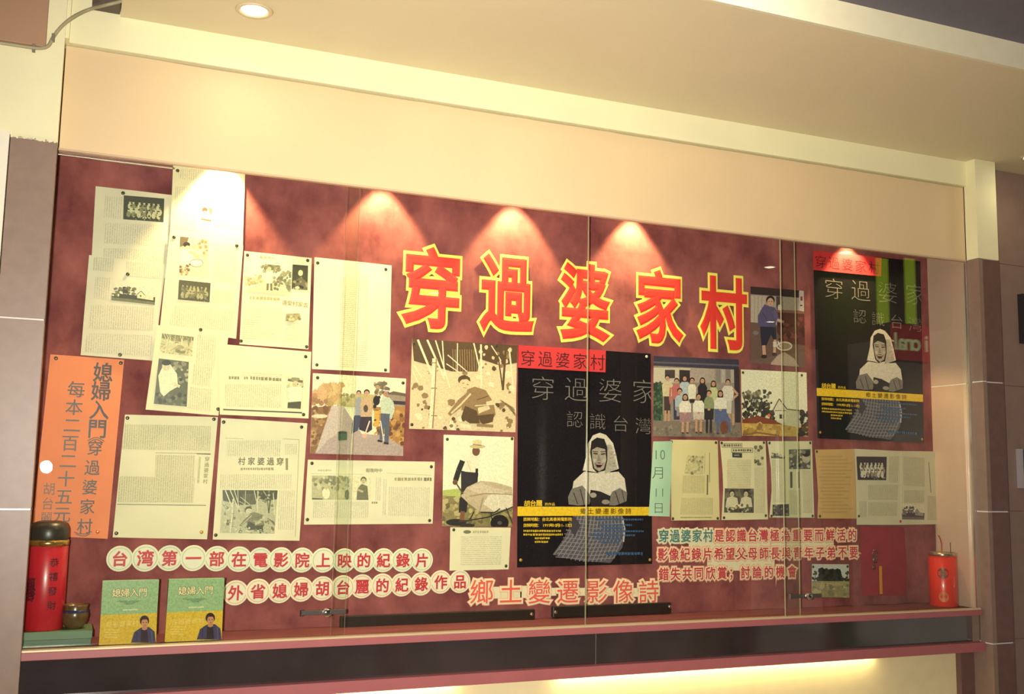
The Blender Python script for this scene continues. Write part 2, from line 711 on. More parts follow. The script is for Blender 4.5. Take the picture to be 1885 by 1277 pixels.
def pillar(name, label, x0, x1, tm, yb):
    e = empty(name, ((x0 + x1) / 2, -0.03, 0))
    tag(e, label, 'pillar', kind='structure')
    box('core', x0 + 0.002, x1 - 0.002, -0.056, yb, 0.0, 2.352, GROUT, e)
    zs = [0.0, 0.427, 0.912, 1.391, 1.876, 2.352]
    for a, b_ in zip(zs, zs[1:]):
        box('tile', x0, x1, -0.06, yb + 0.0005, a + 0.0022, b_ - 0.0022, tm, e, bev=0.0008)
    return e


pillar('wall_pillar_left', 'grey brown tiled pillar with white joints beside the orange price notice', -0.197, XL, TILE, 0.02)
pillar('wall_pillar_right', 'brown tiled pillar beside the pale side panel', XR + 0.0205, 3.262, TILE_R, 0.02)
e = empty('wall_pillar_right_return', (XR, -0.03, 0))
tag(e, 'purplish narrow side of the tiled pillar next to the glass', 'wall', kind='structure')
zs = [0.0, 0.427, 0.912, 1.391, 1.878, 2.352]
for a, b_ in zip(zs, zs[1:]):
    box('tile', XR + 0.0005, XR + 0.020, -0.0605, -0.0045 if b_ > 0.95 else 0.03, a + 0.0022, b_ - 0.0022, TILE, e)
box('joint', XR + 0.002, XR + 0.019, -0.058, -0.0065, 0.0, 2.35, GROUT, e)

WALLR = mat('far_wall_tile', (142, 118, 108), 0.25, noise=0.06, scale=15)
e = empty('wall_right', (4, 0.02, 0))
tag(e, 'grey brown polished tile wall beyond the right pillar', 'wall', kind='structure')
zs = [0.0, 0.427, 0.912, 1.391, 1.876, 2.36, ZCEIL]
box('joint', 3.255, 7.0, 0.016, 0.05, 0.0, ZCEIL, mat('dark_joint', (112, 92, 88), 0.4), e)
for a, b_ in zip(zs, zs[1:]):
    for i in range(7):
        box('tile', 3.258 + i * 0.5, 3.758 + i * 0.5 - 0.002, 0.012, 0.04, a + 0.001, b_ - 0.001, WALLR, e)

# ceiling over the showcase: dropped soffit with a fascia, and the higher ceiling behind it
e = empty('ceiling', (2.4, -0.4, ZCEIL))
tag(e, 'beige dropped soffit running along above the showcase', 'ceiling', kind='structure')
FASC = mat('fascia_paint', (232, 226, 196), 0.5, noise=0.03)
YE = -0.778
box('soffit', 0.062, 7.0, YE, 0.02, ZCEIL, ZCEIL + 0.02, SOFFIT, e)
box('fascia', 0.062, 7.0, YE - 0.012, YE, ZCEIL - 0.001, 2.822, FASC, e)
box('end_cheek', 0.050, 0.062, YE - 0.012, 0.02, ZCEIL - 0.001, 3.2, SOFFIT, e)
o = box('ceiling_hall', 0.050, 7.0, -7.5, YE - 0.012, 2.822, 2.85, mat('hall_ceiling', (108, 104, 116), 0.7, noise=0.04))
tag(o, 'dark grey higher ceiling of the hall beyond the soffit', 'ceiling', kind='structure')
o = box('ceiling_left', -2.2, 0.050, -7.5, 0.02, 3.19, 3.22, mat('left_ceiling', (96, 88, 84), 0.7))
tag(o, 'dark raised ceiling left of the soffit', 'ceiling', kind='structure')

# ledges and lower wall
e = empty('trim_1', (1.5, -0.03, 1.0))
tag(e, 'maroon ledge with a pale metal glass track under the showcase', 'trim', kind='structure')
box('ledge', XL - 0.004, XR - 0.012, -0.028, 0.0, 1.0115, 1.0310, MAROON, e, bev=0.0012)
box('glass_track', XL, XR - 0.012, -0.024, 0.0, 1.0310, 1.0365, mat('track_metal', (226, 208, 170), 0.35, metal=0.35), e, bev=0.0008)
e = empty('trim_2', (1.5, -0.03, 0.9))
tag(e, 'lower maroon ledge below the dark glossy strip', 'trim', kind='structure')
box('ledge', XL - 0.004, XR - 0.004, -0.030, 0.02, 0.892, 0.9145, MAROON, e, bev=0.0012)
box('lip', XL - 0.004, XR - 0.004, -0.030, -0.024, 0.882, 0.893, MAROON, e)
e = empty('wall_dark_strip', (1.5, 0, 0.92))
tag(e, 'black glossy glass strip between the two maroon ledges', 'wall', kind='structure')
BLK = mat('black_glass', (54, 47, 50), 0.07, coat=1.0, noise=0.3, scale=5)
BLK.node_tree.nodes['Principled BSDF'].inputs['IOR'].default_value = 2.3
box('panel', XL, 1.5525, 0.0, 0.02, 0.905, 1.016, BLK, e)
box('panel', 1.5545, XR - 0.035, 0.0, 0.02, 0.905, 1.016, BLK, e)
box('joint', 1.5522, 1.5548, 0.001, 0.02, 0.905, 1.016, ALU, e)
box('end_block', XR - 0.035, XR, 0.0, 0.02, 0.905, 1.016, TILE, e)
o = box('wall_lower', XL - 0.004, 3.09, 0.055, 0.075, 0.0, 0.90, mat('lower_cream', (236, 222, 176), 0.6, noise=0.03))
tag(o, 'cream lower wall lit from beneath the lower ledge', 'wall', kind='structure')
o = box('wall_lower_right', 3.09, XR + 0.001, 0.03, 0.075, 0.0, 0.90, TILE_R)
tag(o, 'brown strip of wall between the cream lower wall and the pillar', 'wall', kind='structure')

# the hall on the camera side
o = box('floor', -2.2, 7.0, -7.5, 0.1, -0.05, 0.0, mat('terrazzo', (150, 138, 124), 0.3, noise=0.15, scale=60))
tag(o, 'grey terrazzo floor of the hall', 'floor', kind='structure')
o = box('wall_hall', -2.2, 7.0, -7.6, -7.5, 0.0, 3.2, mat('hall_wall', (112, 98, 90), 0.6, noise=0.1, scale=3))
tag(o, 'brownish wall across the hall facing the showcase', 'wall', kind='structure')

# glass
def glass_mat(name, tint):
    m = bpy.data.materials.new(name)
    m.use_nodes = True
    nt = m.node_tree
    nt.nodes.remove(nt.nodes['Principled BSDF'])
    out = nt.nodes['Material Output']
    tr = nt.nodes.new('ShaderNodeBsdfTransparent')
    tr.inputs[0].default_value = (*tint, 1)
    gl = nt.nodes.new('ShaderNodeBsdfGlossy')
    gl.inputs['Roughness'].default_value = 0.0
    fr = nt.nodes.new('ShaderNodeFresnel')
    geo = nt.nodes.new('ShaderNodeNewGeometry')
    ior = nt.nodes.new('ShaderNodeMapRange')
    ior.inputs['To Min'].default_value = 1.45
    ior.inputs['To Max'].default_value = 1 / 1.45
    nt.links.new(geo.outputs['Backfacing'], ior.inputs['Value'])
    nt.links.new(ior.outputs['Result'], fr.inputs['IOR'])
    mx = nt.nodes.new('ShaderNodeMixShader')
    nt.links.new(fr.outputs[0], mx.inputs[0])
    nt.links.new(tr.outputs[0], mx.inputs[1])
    nt.links.new(gl.outputs[0], mx.inputs[2])
    nt.links.new(mx.outputs[0], out.inputs['Surface'])
    return m


GLASS = glass_mat('clear_glass', (0.965, 0.985, 0.955))
GEDGE = mat('glass_edge', (176, 178, 140), 0.2, coat=0.5)
e = empty('window_1', (1.5, 0.02, ZS))
tag(e, 'four overlapping sliding glass panes across the showcase front', 'window', kind='structure')
for x0, x1, y in ((XL, 0.752, 0.012), (0.716, 1.5295, 0.028), (1.5315, 2.362, 0.028), (2.287, XR - 0.007, 0.012)):
    bm = bmesh.new()
    bx(bm, x0, x1, y - 0.0025, y + 0.0025, 1.0322, 2.372)
    for f in bm.faces:
        if abs(f.normal.y) < 0.5:
            f.material_index = 1
    bm.normal_update()
    for f in bm.faces:
        f.material_index = 0 if abs(f.normal.y) > 0.5 else 1
    bm_obj('pane', bm, [GLASS, GEDGE], e)
box('top_track', XL, XR, 0.034, 0.05, 2.3575, 2.365, ALU, e, bev=0.001)
box('runner_end', XL, XL + 0.30, 0.036, 0.044, 2.3440, 2.3485, ALU, e, bev=0.001)

# ================================================================== PICTURES (printed ink drawn in detail-view coordinates)
K1, K2, K3, K4 = (150, 300, 3.99), (260, 580, 3.041), (430, 440, 3.548), (540, 660, 3.756)
K5, K6, K7, K8, K9 = (740, 610, 2.777), (930, 630, 2.97), (1180, 620, 3.547), (1370, 440, 3.274), (1400, 800, 3.755)
SEPIA = dict(base=(222, 202, 162), dark=(92, 72, 50), mid=(150, 122, 86), lite=(238, 222, 184), skin=(226, 200, 158))
GREYP = dict(base=(186, 184, 148), dark=(78, 80, 62), mid=(128, 128, 100), lite=(214, 212, 176), skin=(206, 204, 168))
PALE = dict(base=(206, 200, 150), dark=(132, 128, 92), mid=(168, 162, 118), lite=(228, 222, 172), skin=(222, 216, 168))


def warp_to(s, src, k, dst):
    """draw in view k with the picture corners src, land on the corners dst (given in the sheet's own view)"""
    sk = s.k
    s.H = homography([(k[0] + x / k[2], k[1] + y / k[2]) for x, y in src], [(sk[0] + x / sk[2], sk[1] + y / sk[2]) for x, y in dst])
    s._sk = sk
    s.k = k


def unwarp(s):
    s.H = None
    s.k = s._sk


BAMBOO = [(52, 37), (588, 72), (580, 515), (36, 497)]


def pic_bamboo(s, p, seed=3):
    s.Pg(BAMBOO, p['base'])
    s.blobs(40, 190, 590, 500, 60, (6, 22), [p['lite'], p['base'], p['mid']], seed)
    s.Pg([(50, 30), (590, 65), (590, 160), (500, 175), (395, 140), (385, 205), (255, 205), (60, 150)], p['dark'])
    for x in range(258, 385, 12):
        s.L([(x, 92), (x + 3, 205)], 4, p['mid'])
    s.blobs(400, 70, 590, 190, 26, (6, 15), [p['mid'], p['dark'], p['base']], seed + 1)
    for a, b, w in (((80, 42), (150, 215), 11), ((128, 42), (215, 240), 10), ((170, 45), (245, 290), 7), ((205, 48), (216, 225), 6), ((282, 60), (280, 210), 5),
                    ((60, 170), (100, 235), 6), ((52, 195), (80, 260), 5), ((365, 60), (398, 200), 7), ((402, 66), (404, 290), 9), ((455, 72), (505, 150), 5), ((548, 100), (572, 320), 8), ((232, 120), (330, 205), 5), ((225, 165), (300, 215), 5)):
        s.L([a, b], w, p['lite'])
    s.L([(530, 80), (522, 190), (514, 300)], 11, p['dark'])
    s.L([(488, 120), (502, 210), (514, 300)], 7, p['dark'])
    s.L([(166, 138), (160, 300), (146, 495)], 25, p['lite'])
    s.L([(174, 138), (168, 300), (155, 495)], 6, p['mid'])
    for y in (160, 290, 430):
        s.L([(148, y), (178, y)], 5, p['mid'])
    s.blobs(90, 350, 150, 400, 6, (6, 14), [p['dark'], p['mid']], seed + 2)
    s.Pg([(300, 400), (335, 295), (370, 282), (425, 300), (465, 360), (478, 425), (450, 462), (400, 470), (360, 420)], p['mid'])
    s.Pg([(320, 380), (380, 405), (396, 470), (345, 470), (300, 440)], p['dark'])
    s.Pg([(380, 430), (470, 420), (462, 462), (410, 476)], p['dark'])
    s.Pg([(345, 300), (372, 330), (300, 390), (245, 432), (232, 420), (285, 350)], p['mid'])
    s.L([(350, 318), (300, 372), (250, 418)], 9, p['base'])
    s.L([(430, 370), (500, 350), (522, 338)], 20, p['base'])
    s.L([(380, 350), (440, 330)], 4, p['dark'])
    s.L([(370, 380), (470, 372)], 4, p['lite'])
    s.Pg([(385, 390), (440, 378), (450, 395), (390, 420)], p['base'])
    s.E(315, 248, 31, 25, p['dark'])
    s.E(319, 268, 27, 33, p['skin'])
    s.Pg([(286, 262), (290, 232), (318, 222), (345, 236), (348, 256), (330, 244), (305, 246)], p['dark'])
    s.L([(306, 264), (316, 266)], 3, p['dark']).L([(328, 270), (338, 273)], 3, p['dark']).L([(312, 287), (326, 289)], 3, p['mid'])
    s.L([(295, 478), (350, 488)], 17, p['lite']).L([(380, 478), (465, 484)], 15, p['mid'])
    s.E(240, 440, 14, 8, p['skin'])
    for i in range(5):
        s.L([(500 + 8 * i, 350 + 6 * i), (575 + i, 395 + 9 * i)], 5, p['dark'] if i % 2 else p['mid'])
    s.blobs(480, 370, 520, 410, 5, (8, 14), [p['mid'], p['dark']], seed + 5)
    s.blobs(210, 440, 580, 510, 16, (5, 14), [p['dark'], p['mid'], p['lite']], seed + 6)


GR = [(0, 0), (100, 0), (100, 60), (0, 60)]


def pic_crowd(s, dark, lite, mid, seed=1):
    s.Pg(GR, dark)
    rd = random.Random(seed)
    for row, y in ((0, 16), (1, 26), (2, 36)):
        for i in range(7):
            x = 14 + i * 12 + rd.uniform(-2, 2) + (row % 2) * 4
            s.E(x, y + 10, 5.5, 8, lite if rd.random() > .35 else mid, 8)
            s.E(x, y, 2.8, 3.6, mid if row == 1 else lite, 8)
            s.E(x, y - 2.4, 3, 2, dark, 8)
    s.blobs(5, 46, 95, 58, 26, (1, 3), [mid, dark, lite], seed)


HS = [(0, 0), (100, 0), (100, 50), (0, 50)]


def pic_house(s, dark, mid, lite, sky, seed=1):
    s.Pg(HS, sky)
    s.blobs(5, 10, 52, 32, 40, (2, 6), [mid, mid, dark], seed)
    s.L([(25, 34), (28, 18), (36, 12)], 2, dark)
    s.Pg([(0, 30), (100, 28), (100, 50), (0, 50)], dark)
    s.Pg([(0, 41), (100, 42), (100, 50), (0, 50)], mid)
    s.Pg([(58, 36), (58, 27), (66, 16), (75, 26), (75, 37)], lite)
    s.L([(56, 28), (66, 15), (77, 27)], 1.6, dark)
    s.Pg([(75, 26), (96, 28), (96, 38), (75, 37)], lite)
    s.E(66, 29, 2, 2.5, dark)
    s.blobs(0, 30, 20, 36, 8, (2, 4), [lite, mid], seed + 3)


def head(s, x, y, r, skin, hair, long=False):
    s.E(x, y - r * .25, r * 1.1, r * 1.15, hair, 12)
    s.E(x, y + r * .22, r * .82, r * 1.02, skin, 12)
    s.L([(x - r * .45, y + r * .1), (x - r * .15, y + r * .1)], r * .18, hair).L([(x + r * .15, y + r * .1), (x + r * .45, y + r * .1)], r * .18, hair)
    s.L([(x - r * .2, y + r * .72), (x + r * .2, y + r * .72)], r * .14, (150, 80, 70))


# ================================================================== PAPERS ON THE BOARD
GP = 'papers pinned to the velvet board'
PAPER, PAPER2, PAPERY = (232, 226, 196), (222, 216, 190), (236, 230, 190)
DK, MD, LT = (70, 72, 58), (132, 130, 104), (212, 208, 172)

# upper left pair of newspaper copies
s = Sheet('newspaper_clipping', 'newspaper copy with small dark group picture, highest sheet at the upper left', 'clipping', [(104, 170), (668, 236), (640, 850), (72, 740)], PAPER2, K1, lift=0.003, bend=0.002, group=GP, short='the dark group clipping')
for q in ([(175, 240), (300, 250), (296, 415), (165, 400)], [(165, 440), (648, 455), (640, 615), (160, 590)], [(160, 625), (640, 640), (632, 790), (150, 740)]):
    s.block(q)
s.part('text_columns')
warp_to(s, GR, (0, 0, 1), [(310, 238), (608, 262), (602, 436), (306, 414)])
pic_crowd(s, (66, 70, 56), (206, 204, 160), (140, 140, 104), 2)
unwarp(s)
s.part('photograph', [(310, 238), (608, 262), (602, 436), (306, 414)])
s.pins([(305, 222)])

s = Sheet('newspaper_clipping', 'newspaper copy with picture of a gabled house beside a tree, above the orange notice', 'clipping', [(56, 675), (622, 745), (530, 1452), (-6, 1410)], PAPER2, K1, lift=0.005, bend=0.002, group=GP, short='the gabled house clipping')
for q in ([(105, 835), (215, 845), (205, 1000), (90, 990)], [(90, 690), (240, 700), (235, 800), (80, 790)], [(330, 720), (600, 745), (590, 850), (330, 830)], [(75, 1040), (535, 1060), (525, 1230), (50, 1210)], [(45, 1250), (520, 1265), (505, 1420), (20, 1385)]):
    s.block(q)
s.part('text_columns')
q = [(232, 880), (545, 915), (538, 1042), (218, 1008)]
warp_to(s, HS, (0, 0, 1), q)
pic_house(s, (64, 66, 50), (112, 112, 82), (214, 210, 170), PAPER2, 2)
unwarp(s)
s.part('photograph', q)
s.pins([(340, 817), (283, 1408)])

# tall column of copies in the light of the first lamp
s = Sheet('newspaper_clipping', 'tall newspaper strip under the brightest lamp, with tiny portrait, cut off by header', 'clipping', [(676, -60), (1204, -10), (1184, 640), (650, 560)], PAPERY, K1, lift=0.006, bend=0.002, group=GP, short='the brightly lit strip')
for q in ([(715, 40), (900, 50), (890, 130), (712, 120)], [(690, 170), (880, 185), (870, 300), (685, 290)], [(680, 300), (850, 310), (845, 500), (675, 480)], [(980, 60), (1170, 75), (1150, 480), (970, 470)]):
    s.block(q)
s.part('text_columns')
s.Pg([(875, 320), (960, 328), (955, 430), (868, 420)], (226, 214, 180)).E(905, 345, 20, 18, (88, 70, 56)).E(905, 365, 12, 14, (210, 184, 150)).Pg([(930, 330), (960, 335), (956, 390), (940, 360)], (120, 100, 84)).L([(880, 412), (952, 425)], 10, (110, 92, 70))
s.part('photograph', [(875, 320), (960, 328), (955, 430), (868, 420)])
s.pins([(706, 57)])

s = Sheet('newspaper_clipping', 'newspaper copy with picture of a cook bending over a bowl, above a dark picture', 'clipping', [(646, 535), (1188, 607), (1136, 1290), (575, 1215)], PAPERY, K1, lift=0.008, bend=0.0015, group=GP, short='the clipping with cooking picture')
for q in ([(965, 930), (1120, 945), (1110, 1035), (960, 1025)], [(690, 1040), (1120, 1080), (1105, 1230), (640, 1190)], [(970, 590), (1150, 612), (1140, 880), (960, 860)]):
    s.block(q)
s.part('text_columns')
q = [(724, 540), (940, 562), (935, 838), (718, 822)]
s.Pg(q, (232, 218, 172)).Pg([(720, 540), (790, 545), (770, 600), (720, 620)], (112, 100, 76)).E(772, 600, 26, 20, (52, 46, 38)).E(778, 622, 16, 16, (220, 196, 150))
s.Pg([(724, 640), (790, 630), (840, 690), (800, 760), (720, 740)], (240, 232, 200)).L([(790, 650), (860, 690)], 18, (214, 186, 140)).E(845, 735, 48, 28, (246, 240, 206)).ring(845, 735, 48, 28, 5, (150, 130, 96))
s.blobs(820, 570, 935, 700, 26, (6, 18), [(214, 190, 140), (160, 134, 92), (240, 230, 190)], 5).blobs(720, 745, 800, 830, 18, (6, 14), [(120, 100, 76), (180, 156, 116)], 6)
s.part('photograph', q)
q = [(716, 858), (948, 882), (940, 1024), (708, 1002)]
warp_to(s, GR, (0, 0, 1), q)
pic_crowd(s, (84, 84, 62), (170, 166, 122), (120, 118, 86), 7)
unwarp(s)
s.part('photograph', q)
s.pins([(680, 545), (1140, 607)])

s = Sheet('newspaper_clipping', 'newspaper copy with two stacked pictures, the lower one of a seated figure in white', 'clipping', [(90, 55), (488, 115), (432, 562), (24, 528)], PAPERY, K2, lift=0.010, bend=0.0015, group=GP, short='the two picture clipping')
for q in ([(310, 110), (425, 125), (405, 300), (300, 285)], [(290, 270), (400, 285), (385, 400), (280, 385)], [(270, 400), (400, 415), (385, 540), (260, 520)]):
    s.block(q)
s.part('text_columns')
q = [(116, 102), (294, 122), (284, 230), (100, 208)]
warp_to(s, BAMBOO, K5, q)
pic_bamboo(s, PALE, 9)
unwarp(s)
s.part('photograph', q)
q = [(98, 242), (266, 262), (254, 512), (70, 496)]
s.Pg(q, (92, 94, 74)).blobs(180, 262, 265, 380, 26, (6, 16), [(60, 62, 48), (140, 138, 108), (176, 172, 136)], 3)
s.Pg([(95, 340), (120, 285), (165, 280), (200, 330), (205, 400), (160, 425), (125, 455), (105, 430)], (232, 228, 188)).E(140, 285, 24, 26, (206, 200, 160)).E(140, 266, 26, 16, (48, 50, 40))
s.L([(170, 380), (215, 400)], 16, (220, 212, 170)).blobs(80, 440, 250, 505, 22, (6, 16), [(56, 58, 46), (120, 118, 92)], 8)
s.part('photograph', q)
s.pins([(332, 82), (430, 525)])

s = Sheet('newspaper_clipping', 'wide newspaper copy with small standing man picture and heavy bottom rule', 'clipping', [(428, 160), (952, 205), (936, 578), (440, 556)], PAPERY, K2, lift=0.012, bend=0.0015, group=GP, short='the heavy ruled clipping')
s.block([(470, 385), (790, 385), (785, 520), (470, 510)]).block([(560, 320), (790, 325), (790, 345), (560, 340)], False)
s.part('text_columns')
s.dashes(490, 350, 560, 20, (140, 134, 96), 1, 352).dashes(575, 352, 600, 18, (150, 144, 104), 2).dashes(610, 352, 790, 20, (140, 134, 96), 3, 362)
s.L([(458, 528), (900, 546)], 8, (84, 82, 62))
s.part('headline')
q = [(812, 345), (910, 352), (902, 530), (815, 522)]
s.Pg(q, (226, 220, 176)).L([(820, 362), (905, 372)], 14, (110, 106, 84)).E(862, 358, 26, 12, (150, 146, 112)).E(863, 385, 18, 18, (206, 196, 150)).Pg([(822, 400), (900, 400), (896, 480), (826, 480)], (238, 234, 198)).Pg([(820, 488), (895, 482), (892, 524), (818, 520)], (82, 84, 66)).blobs(815, 385, 905, 405, 10, (5, 10), [(120, 116, 90), (200, 194, 150)], 2)
s.part('photograph', q)
s.pins([(920, 232), (908, 556)])

s = Sheet('newspaper_clipping', 'newspaper copy with picture of a figure under trees and small dark portrait', 'clipping', [(70, 78), (510, 124), (488, 720), (38, 686)], PAPERY, K3, lift=0.004, bend=0.002, group=GP, short='the dark portrait clipping')
for q in ([(70, 440), (320, 455), (310, 660), (55, 650)], [(340, 540), (475, 550), (470, 680), (330, 670)]):
    s.block(q, False)
s.part('text_columns')
s.txt('報晚時中', (180, 118), (258, 126), 22, (150, 144, 104), 0.01)
s.part('masthead')
s.dashes(105, 382, 300, 24, (186, 178, 126), 4, 394)
s.part('subtitle')
s.txt('遠愛村家去', (332, 414), (470, 430), 36, (140, 134, 96), 0.01, mirror=False)
s.part('headline')
q = [(76, 150), (378, 180), (370, 365), (70, 338)]
s.Pg(q, (236, 230, 190)).blobs(180, 165, 300, 215, 34, (9, 18), [(126, 126, 94), (150, 148, 110), (104, 106, 78)], 2).blobs(72, 235, 190, 300, 34, (8, 16), [(196, 190, 140), (172, 166, 120)], 3).blobs(300, 210, 372, 340, 34, (8, 18), [(120, 124, 92), (150, 150, 112)], 4)
s.Pg([(70, 338), (190, 280), (330, 300), (370, 365)], (222, 214, 166)).Pg([(212, 205), (255, 205), (258, 290), (205, 290)], (232, 226, 190)).E(232, 196, 13, 15, (190, 182, 136)).L([(222, 290), (220, 335)], 14, (110, 108, 84)).L([(244, 290), (246, 338)], 14, (110, 108, 84)).blobs(260, 235, 310, 330, 12, (8, 14), [(150, 146, 108), (120, 118, 88)], 6)
s.part('photograph', q)
q = [(384, 166), (486, 174), (482, 334), (378, 326)]
s.Pg(q, (66, 68, 52)).E(436, 222, 16, 20, (214, 206, 160)).Pg([(395, 326), (405, 270), (436, 248), (470, 275), (482, 334)], (104, 102, 78)).blobs(385, 250, 480, 330, 12, (5, 12), [(150, 144, 106), (46, 48, 38)], 3).E(415, 318, 15, 10, (220, 212, 168))
s.part('photograph', q)
s.Pg([(340, 488), (430, 484), (440, 510), (385, 545), (336, 535)], (168, 160, 120)).blobs(345, 490, 430, 535, 10, (5, 12), [(132, 126, 92), (206, 198, 150)], 3)
s.part('photograph')
s.pins([(90, 104), (484, 140), (48, 665), (476, 703)])

s = Sheet('letter_sheet', 'plain typed letter sheet behind the first glass overlap', 'letter', [(528, 118), (1032, 172), (1018, 872), (512, 848)], (238, 232, 196), K3, lift=0.004, bend=0.0025, group=GP, short='the plain typed letter sheet')
for x0, x1 in ((700, 800), (815, 885)):
    s.block([(x0, 230), (x1, 240), (x1 - 12, 845), (x0 - 14, 838)], False)
s.part('text_lines')
s.pins([(549, 156), (993, 198), (543, 821), (991, 855)])

# colour photograph of three people on a path
q = [(135, 100), (780, 138), (757, 672), (115, 655)]
s = Sheet('photograph', 'colour photograph of three people standing on a farm path with a bucket', 'photo', q, (226, 216, 180), K4, lift=0.004, bend=0.002, group='photographs pinned to the velvet board', short='the farm path photograph')
s.Pg(q, (240, 234, 196))
s.blobs(190, 180, 330, 300, 60, (14, 34), [(196, 156, 104), (176, 146, 92), (206, 176, 120)], 4)
s.blobs(130, 220, 230, 320, 34, (12, 26), [(192, 138, 92), (214, 170, 122), (160, 120, 80)], 5)
s.blobs(560, 165, 650, 250, 34, (8, 20), [(150, 128, 96), (176, 150, 110), (112, 104, 84)], 6)
s.Pg([(640, 240), (690, 228), (776, 240), (772, 345), (645, 330)], (158, 142, 126)).Pg([(636, 248), (690, 225), (780, 242), (778, 262), (690, 250)], (110, 92, 80)).Pg([(688, 290), (774, 296), (772, 320), (688, 314)], (62, 54, 56))
s.Pg([(300, 285), (440, 240), (560, 250), (560, 340), (300, 332)], (190, 176, 120)).blobs(330, 240, 430, 320, 20, (10, 20), [(150, 140, 96), (196, 180, 130)], 9)
s.Pg([(118, 340), (262, 326), (180, 655), (112, 655)], (142, 102, 62)).blobs(125, 340, 240, 640, 60, (8, 24), [(120, 84, 52), (168, 126, 76), (190, 150, 98)], 7)
s.E(180, 398, 55, 14, (226, 212, 178))
s.Pg([(540, 335), (775, 330), (757, 672), (700, 620)], (178, 130, 76)).blobs(560, 350, 770, 590, 90, (8, 24), [(190, 144, 82), (150, 104, 60), (206, 160, 96), (110, 74, 52)], 8)
s.Pg([(262, 326), (345, 330), (470, 520), (620, 530), (757, 610), (757, 672), (150, 658)], (176, 158, 152))
s.Pg([(262, 326), (345, 330), (330, 500), (240, 560), (150, 658)], (196, 180, 170))
for x, y, r, sh, pants in ((450, 240, 16, (150, 152, 158), (66, 70, 96)),):
    s.Pg([(425, 290), (438, 268), (464, 270), (474, 310), (468, 395), (425, 395)], sh).Pg([(420, 392), (470, 392), (466, 440), (440, 500), (398, 520), (402, 450)], pants)
    head(s, x, y, r, (206, 160, 128), (52, 44, 44))
s.Pg([(462, 300), (480, 268), (525, 268), (546, 300), (540, 410), (462, 412)], (196, 164, 128)).E(498, 345, 16, 26, (82, 70, 64)).Pg([(462, 402), (540, 402), (542, 490), (510, 512), (450, 490)], (58, 46, 62)).L([(525, 430), (490, 530)], 9, (226, 206, 180)).E(490, 535, 18, 14, (222, 168, 146))
head(s, 505, 238, 19, (206, 156, 124), (58, 48, 48))
s.E(572, 290, 24, 34, (38, 34, 38)).E(560, 330, 12, 14, (44, 40, 42)).E(590, 268, 10, 12, (38, 34, 38)).Pg([(556, 360), (592, 360), (590, 470), (556, 470)], (212, 164, 70)).E(562, 425, 9, 6, (70, 56, 48))
s.Pg([(598, 300), (612, 270), (660, 268), (684, 295), (686, 345), (664, 385), (604, 382)], (192, 204, 180)).L([(680, 300), (688, 350), (668, 415)], 20, (192, 204, 180)).E(662, 424, 10, 12, (206, 156, 124))
s.Pg([(602, 378), (664, 382), (656, 580), (628, 580), (628, 470), (612, 560), (592, 560)], (86, 94, 112)).L([(600, 430), (622, 570)], 7, (228, 214, 196)).L([(580, 566), (612, 572)], 14, (40, 36, 40)).L([(622, 582), (656, 588)], 14, (48, 40, 44))
head(s, 637, 240, 20, (190, 136, 110), (70, 74, 92))
s.L([(617, 220), (660, 224)], 10, (196, 200, 190))
s.Pg([(303, 508), (370, 506), (368, 562), (308, 566)], (72, 92, 72)).E(336, 510, 33, 9, (56, 70, 58))
s.L([(434, 140), (420, 300), (395, 690)], 4, (220, 214, 170))
s.part('picture', q)
s.pins([(167, 132), (758, 168)]).pins([(736, 643)], 'white')

s = Sheet('newspaper_clipping', 'landscape newspaper copy with two faded pictures, beneath the farm path photograph', 'clipping', [(100, 698), (978, 712), (963, 1140), (73, 1147)], (230, 224, 190), K4, lift=0.004, bend=0.0025, group=GP, short='the landscape clipping')
for q in ([(655, 885), (945, 890), (940, 1090), (650, 1085)], [(570, 820), (610, 820), (605, 980), (565, 980)], [(140, 985), (520, 990), (515, 1100), (130, 1100)], [(620, 830), (645, 830), (640, 1080), (615, 1080)]):
    s.block(q)
s.part('text_columns')
s.txt('報晚時中', (513, 772), (600, 772), 30, (130, 126, 92), 0.012)
s.part('masthead')
s.dashes(698, 833, 890, 26, (166, 160, 118), 1).part('headline')
s.dashes(902, 834, 955, 28, (130, 126, 92), 5).part('headline')
s.dashes(540, 995, 585, 16, (150, 146, 106), 3).part('subtitle')
s.dashes(170, 772, 260, 14, (190, 184, 140), 2)
s.part('headline')
s.L([(120, 795), (480, 800)], 3, (196, 190, 148)).part('rule')
s.L([(640, 790), (950, 806)], 3, (190, 184, 140)).part('rule')
q = [(128, 808), (395, 808), (392, 974), (126, 974)]
s.Pg(q, (188, 184, 142)).blobs(130, 810, 390, 900, 60, (8, 20), [(150, 148, 112), (210, 204, 160), (126, 126, 98)], 2).E(225, 930, 26, 40, (234, 228, 190)).E(330, 935, 24, 34, (206, 200, 158)).E(225, 890, 12, 14, (196, 186, 140)).L([(130, 968), (200, 972)], 12, (96, 98, 78)).E(370, 940, 16, 36, (110, 112, 90))
s.part('photograph', q)
q = [(402, 812), (535, 812), (530, 976), (398, 976)]
s.Pg(q, (226, 220, 180)).Pg([(435, 976), (440, 900), (470, 865), (510, 880), (518, 976)], (118, 118, 92))
head(s, 483, 842, 19, (198, 190, 146), (96, 98, 76))
s.L([(440, 905), (480, 920)], 14, (186, 178, 136))
s.part('photograph', q)
s.pins([(128, 723), (953, 747), (97, 1112), (941, 1118)])

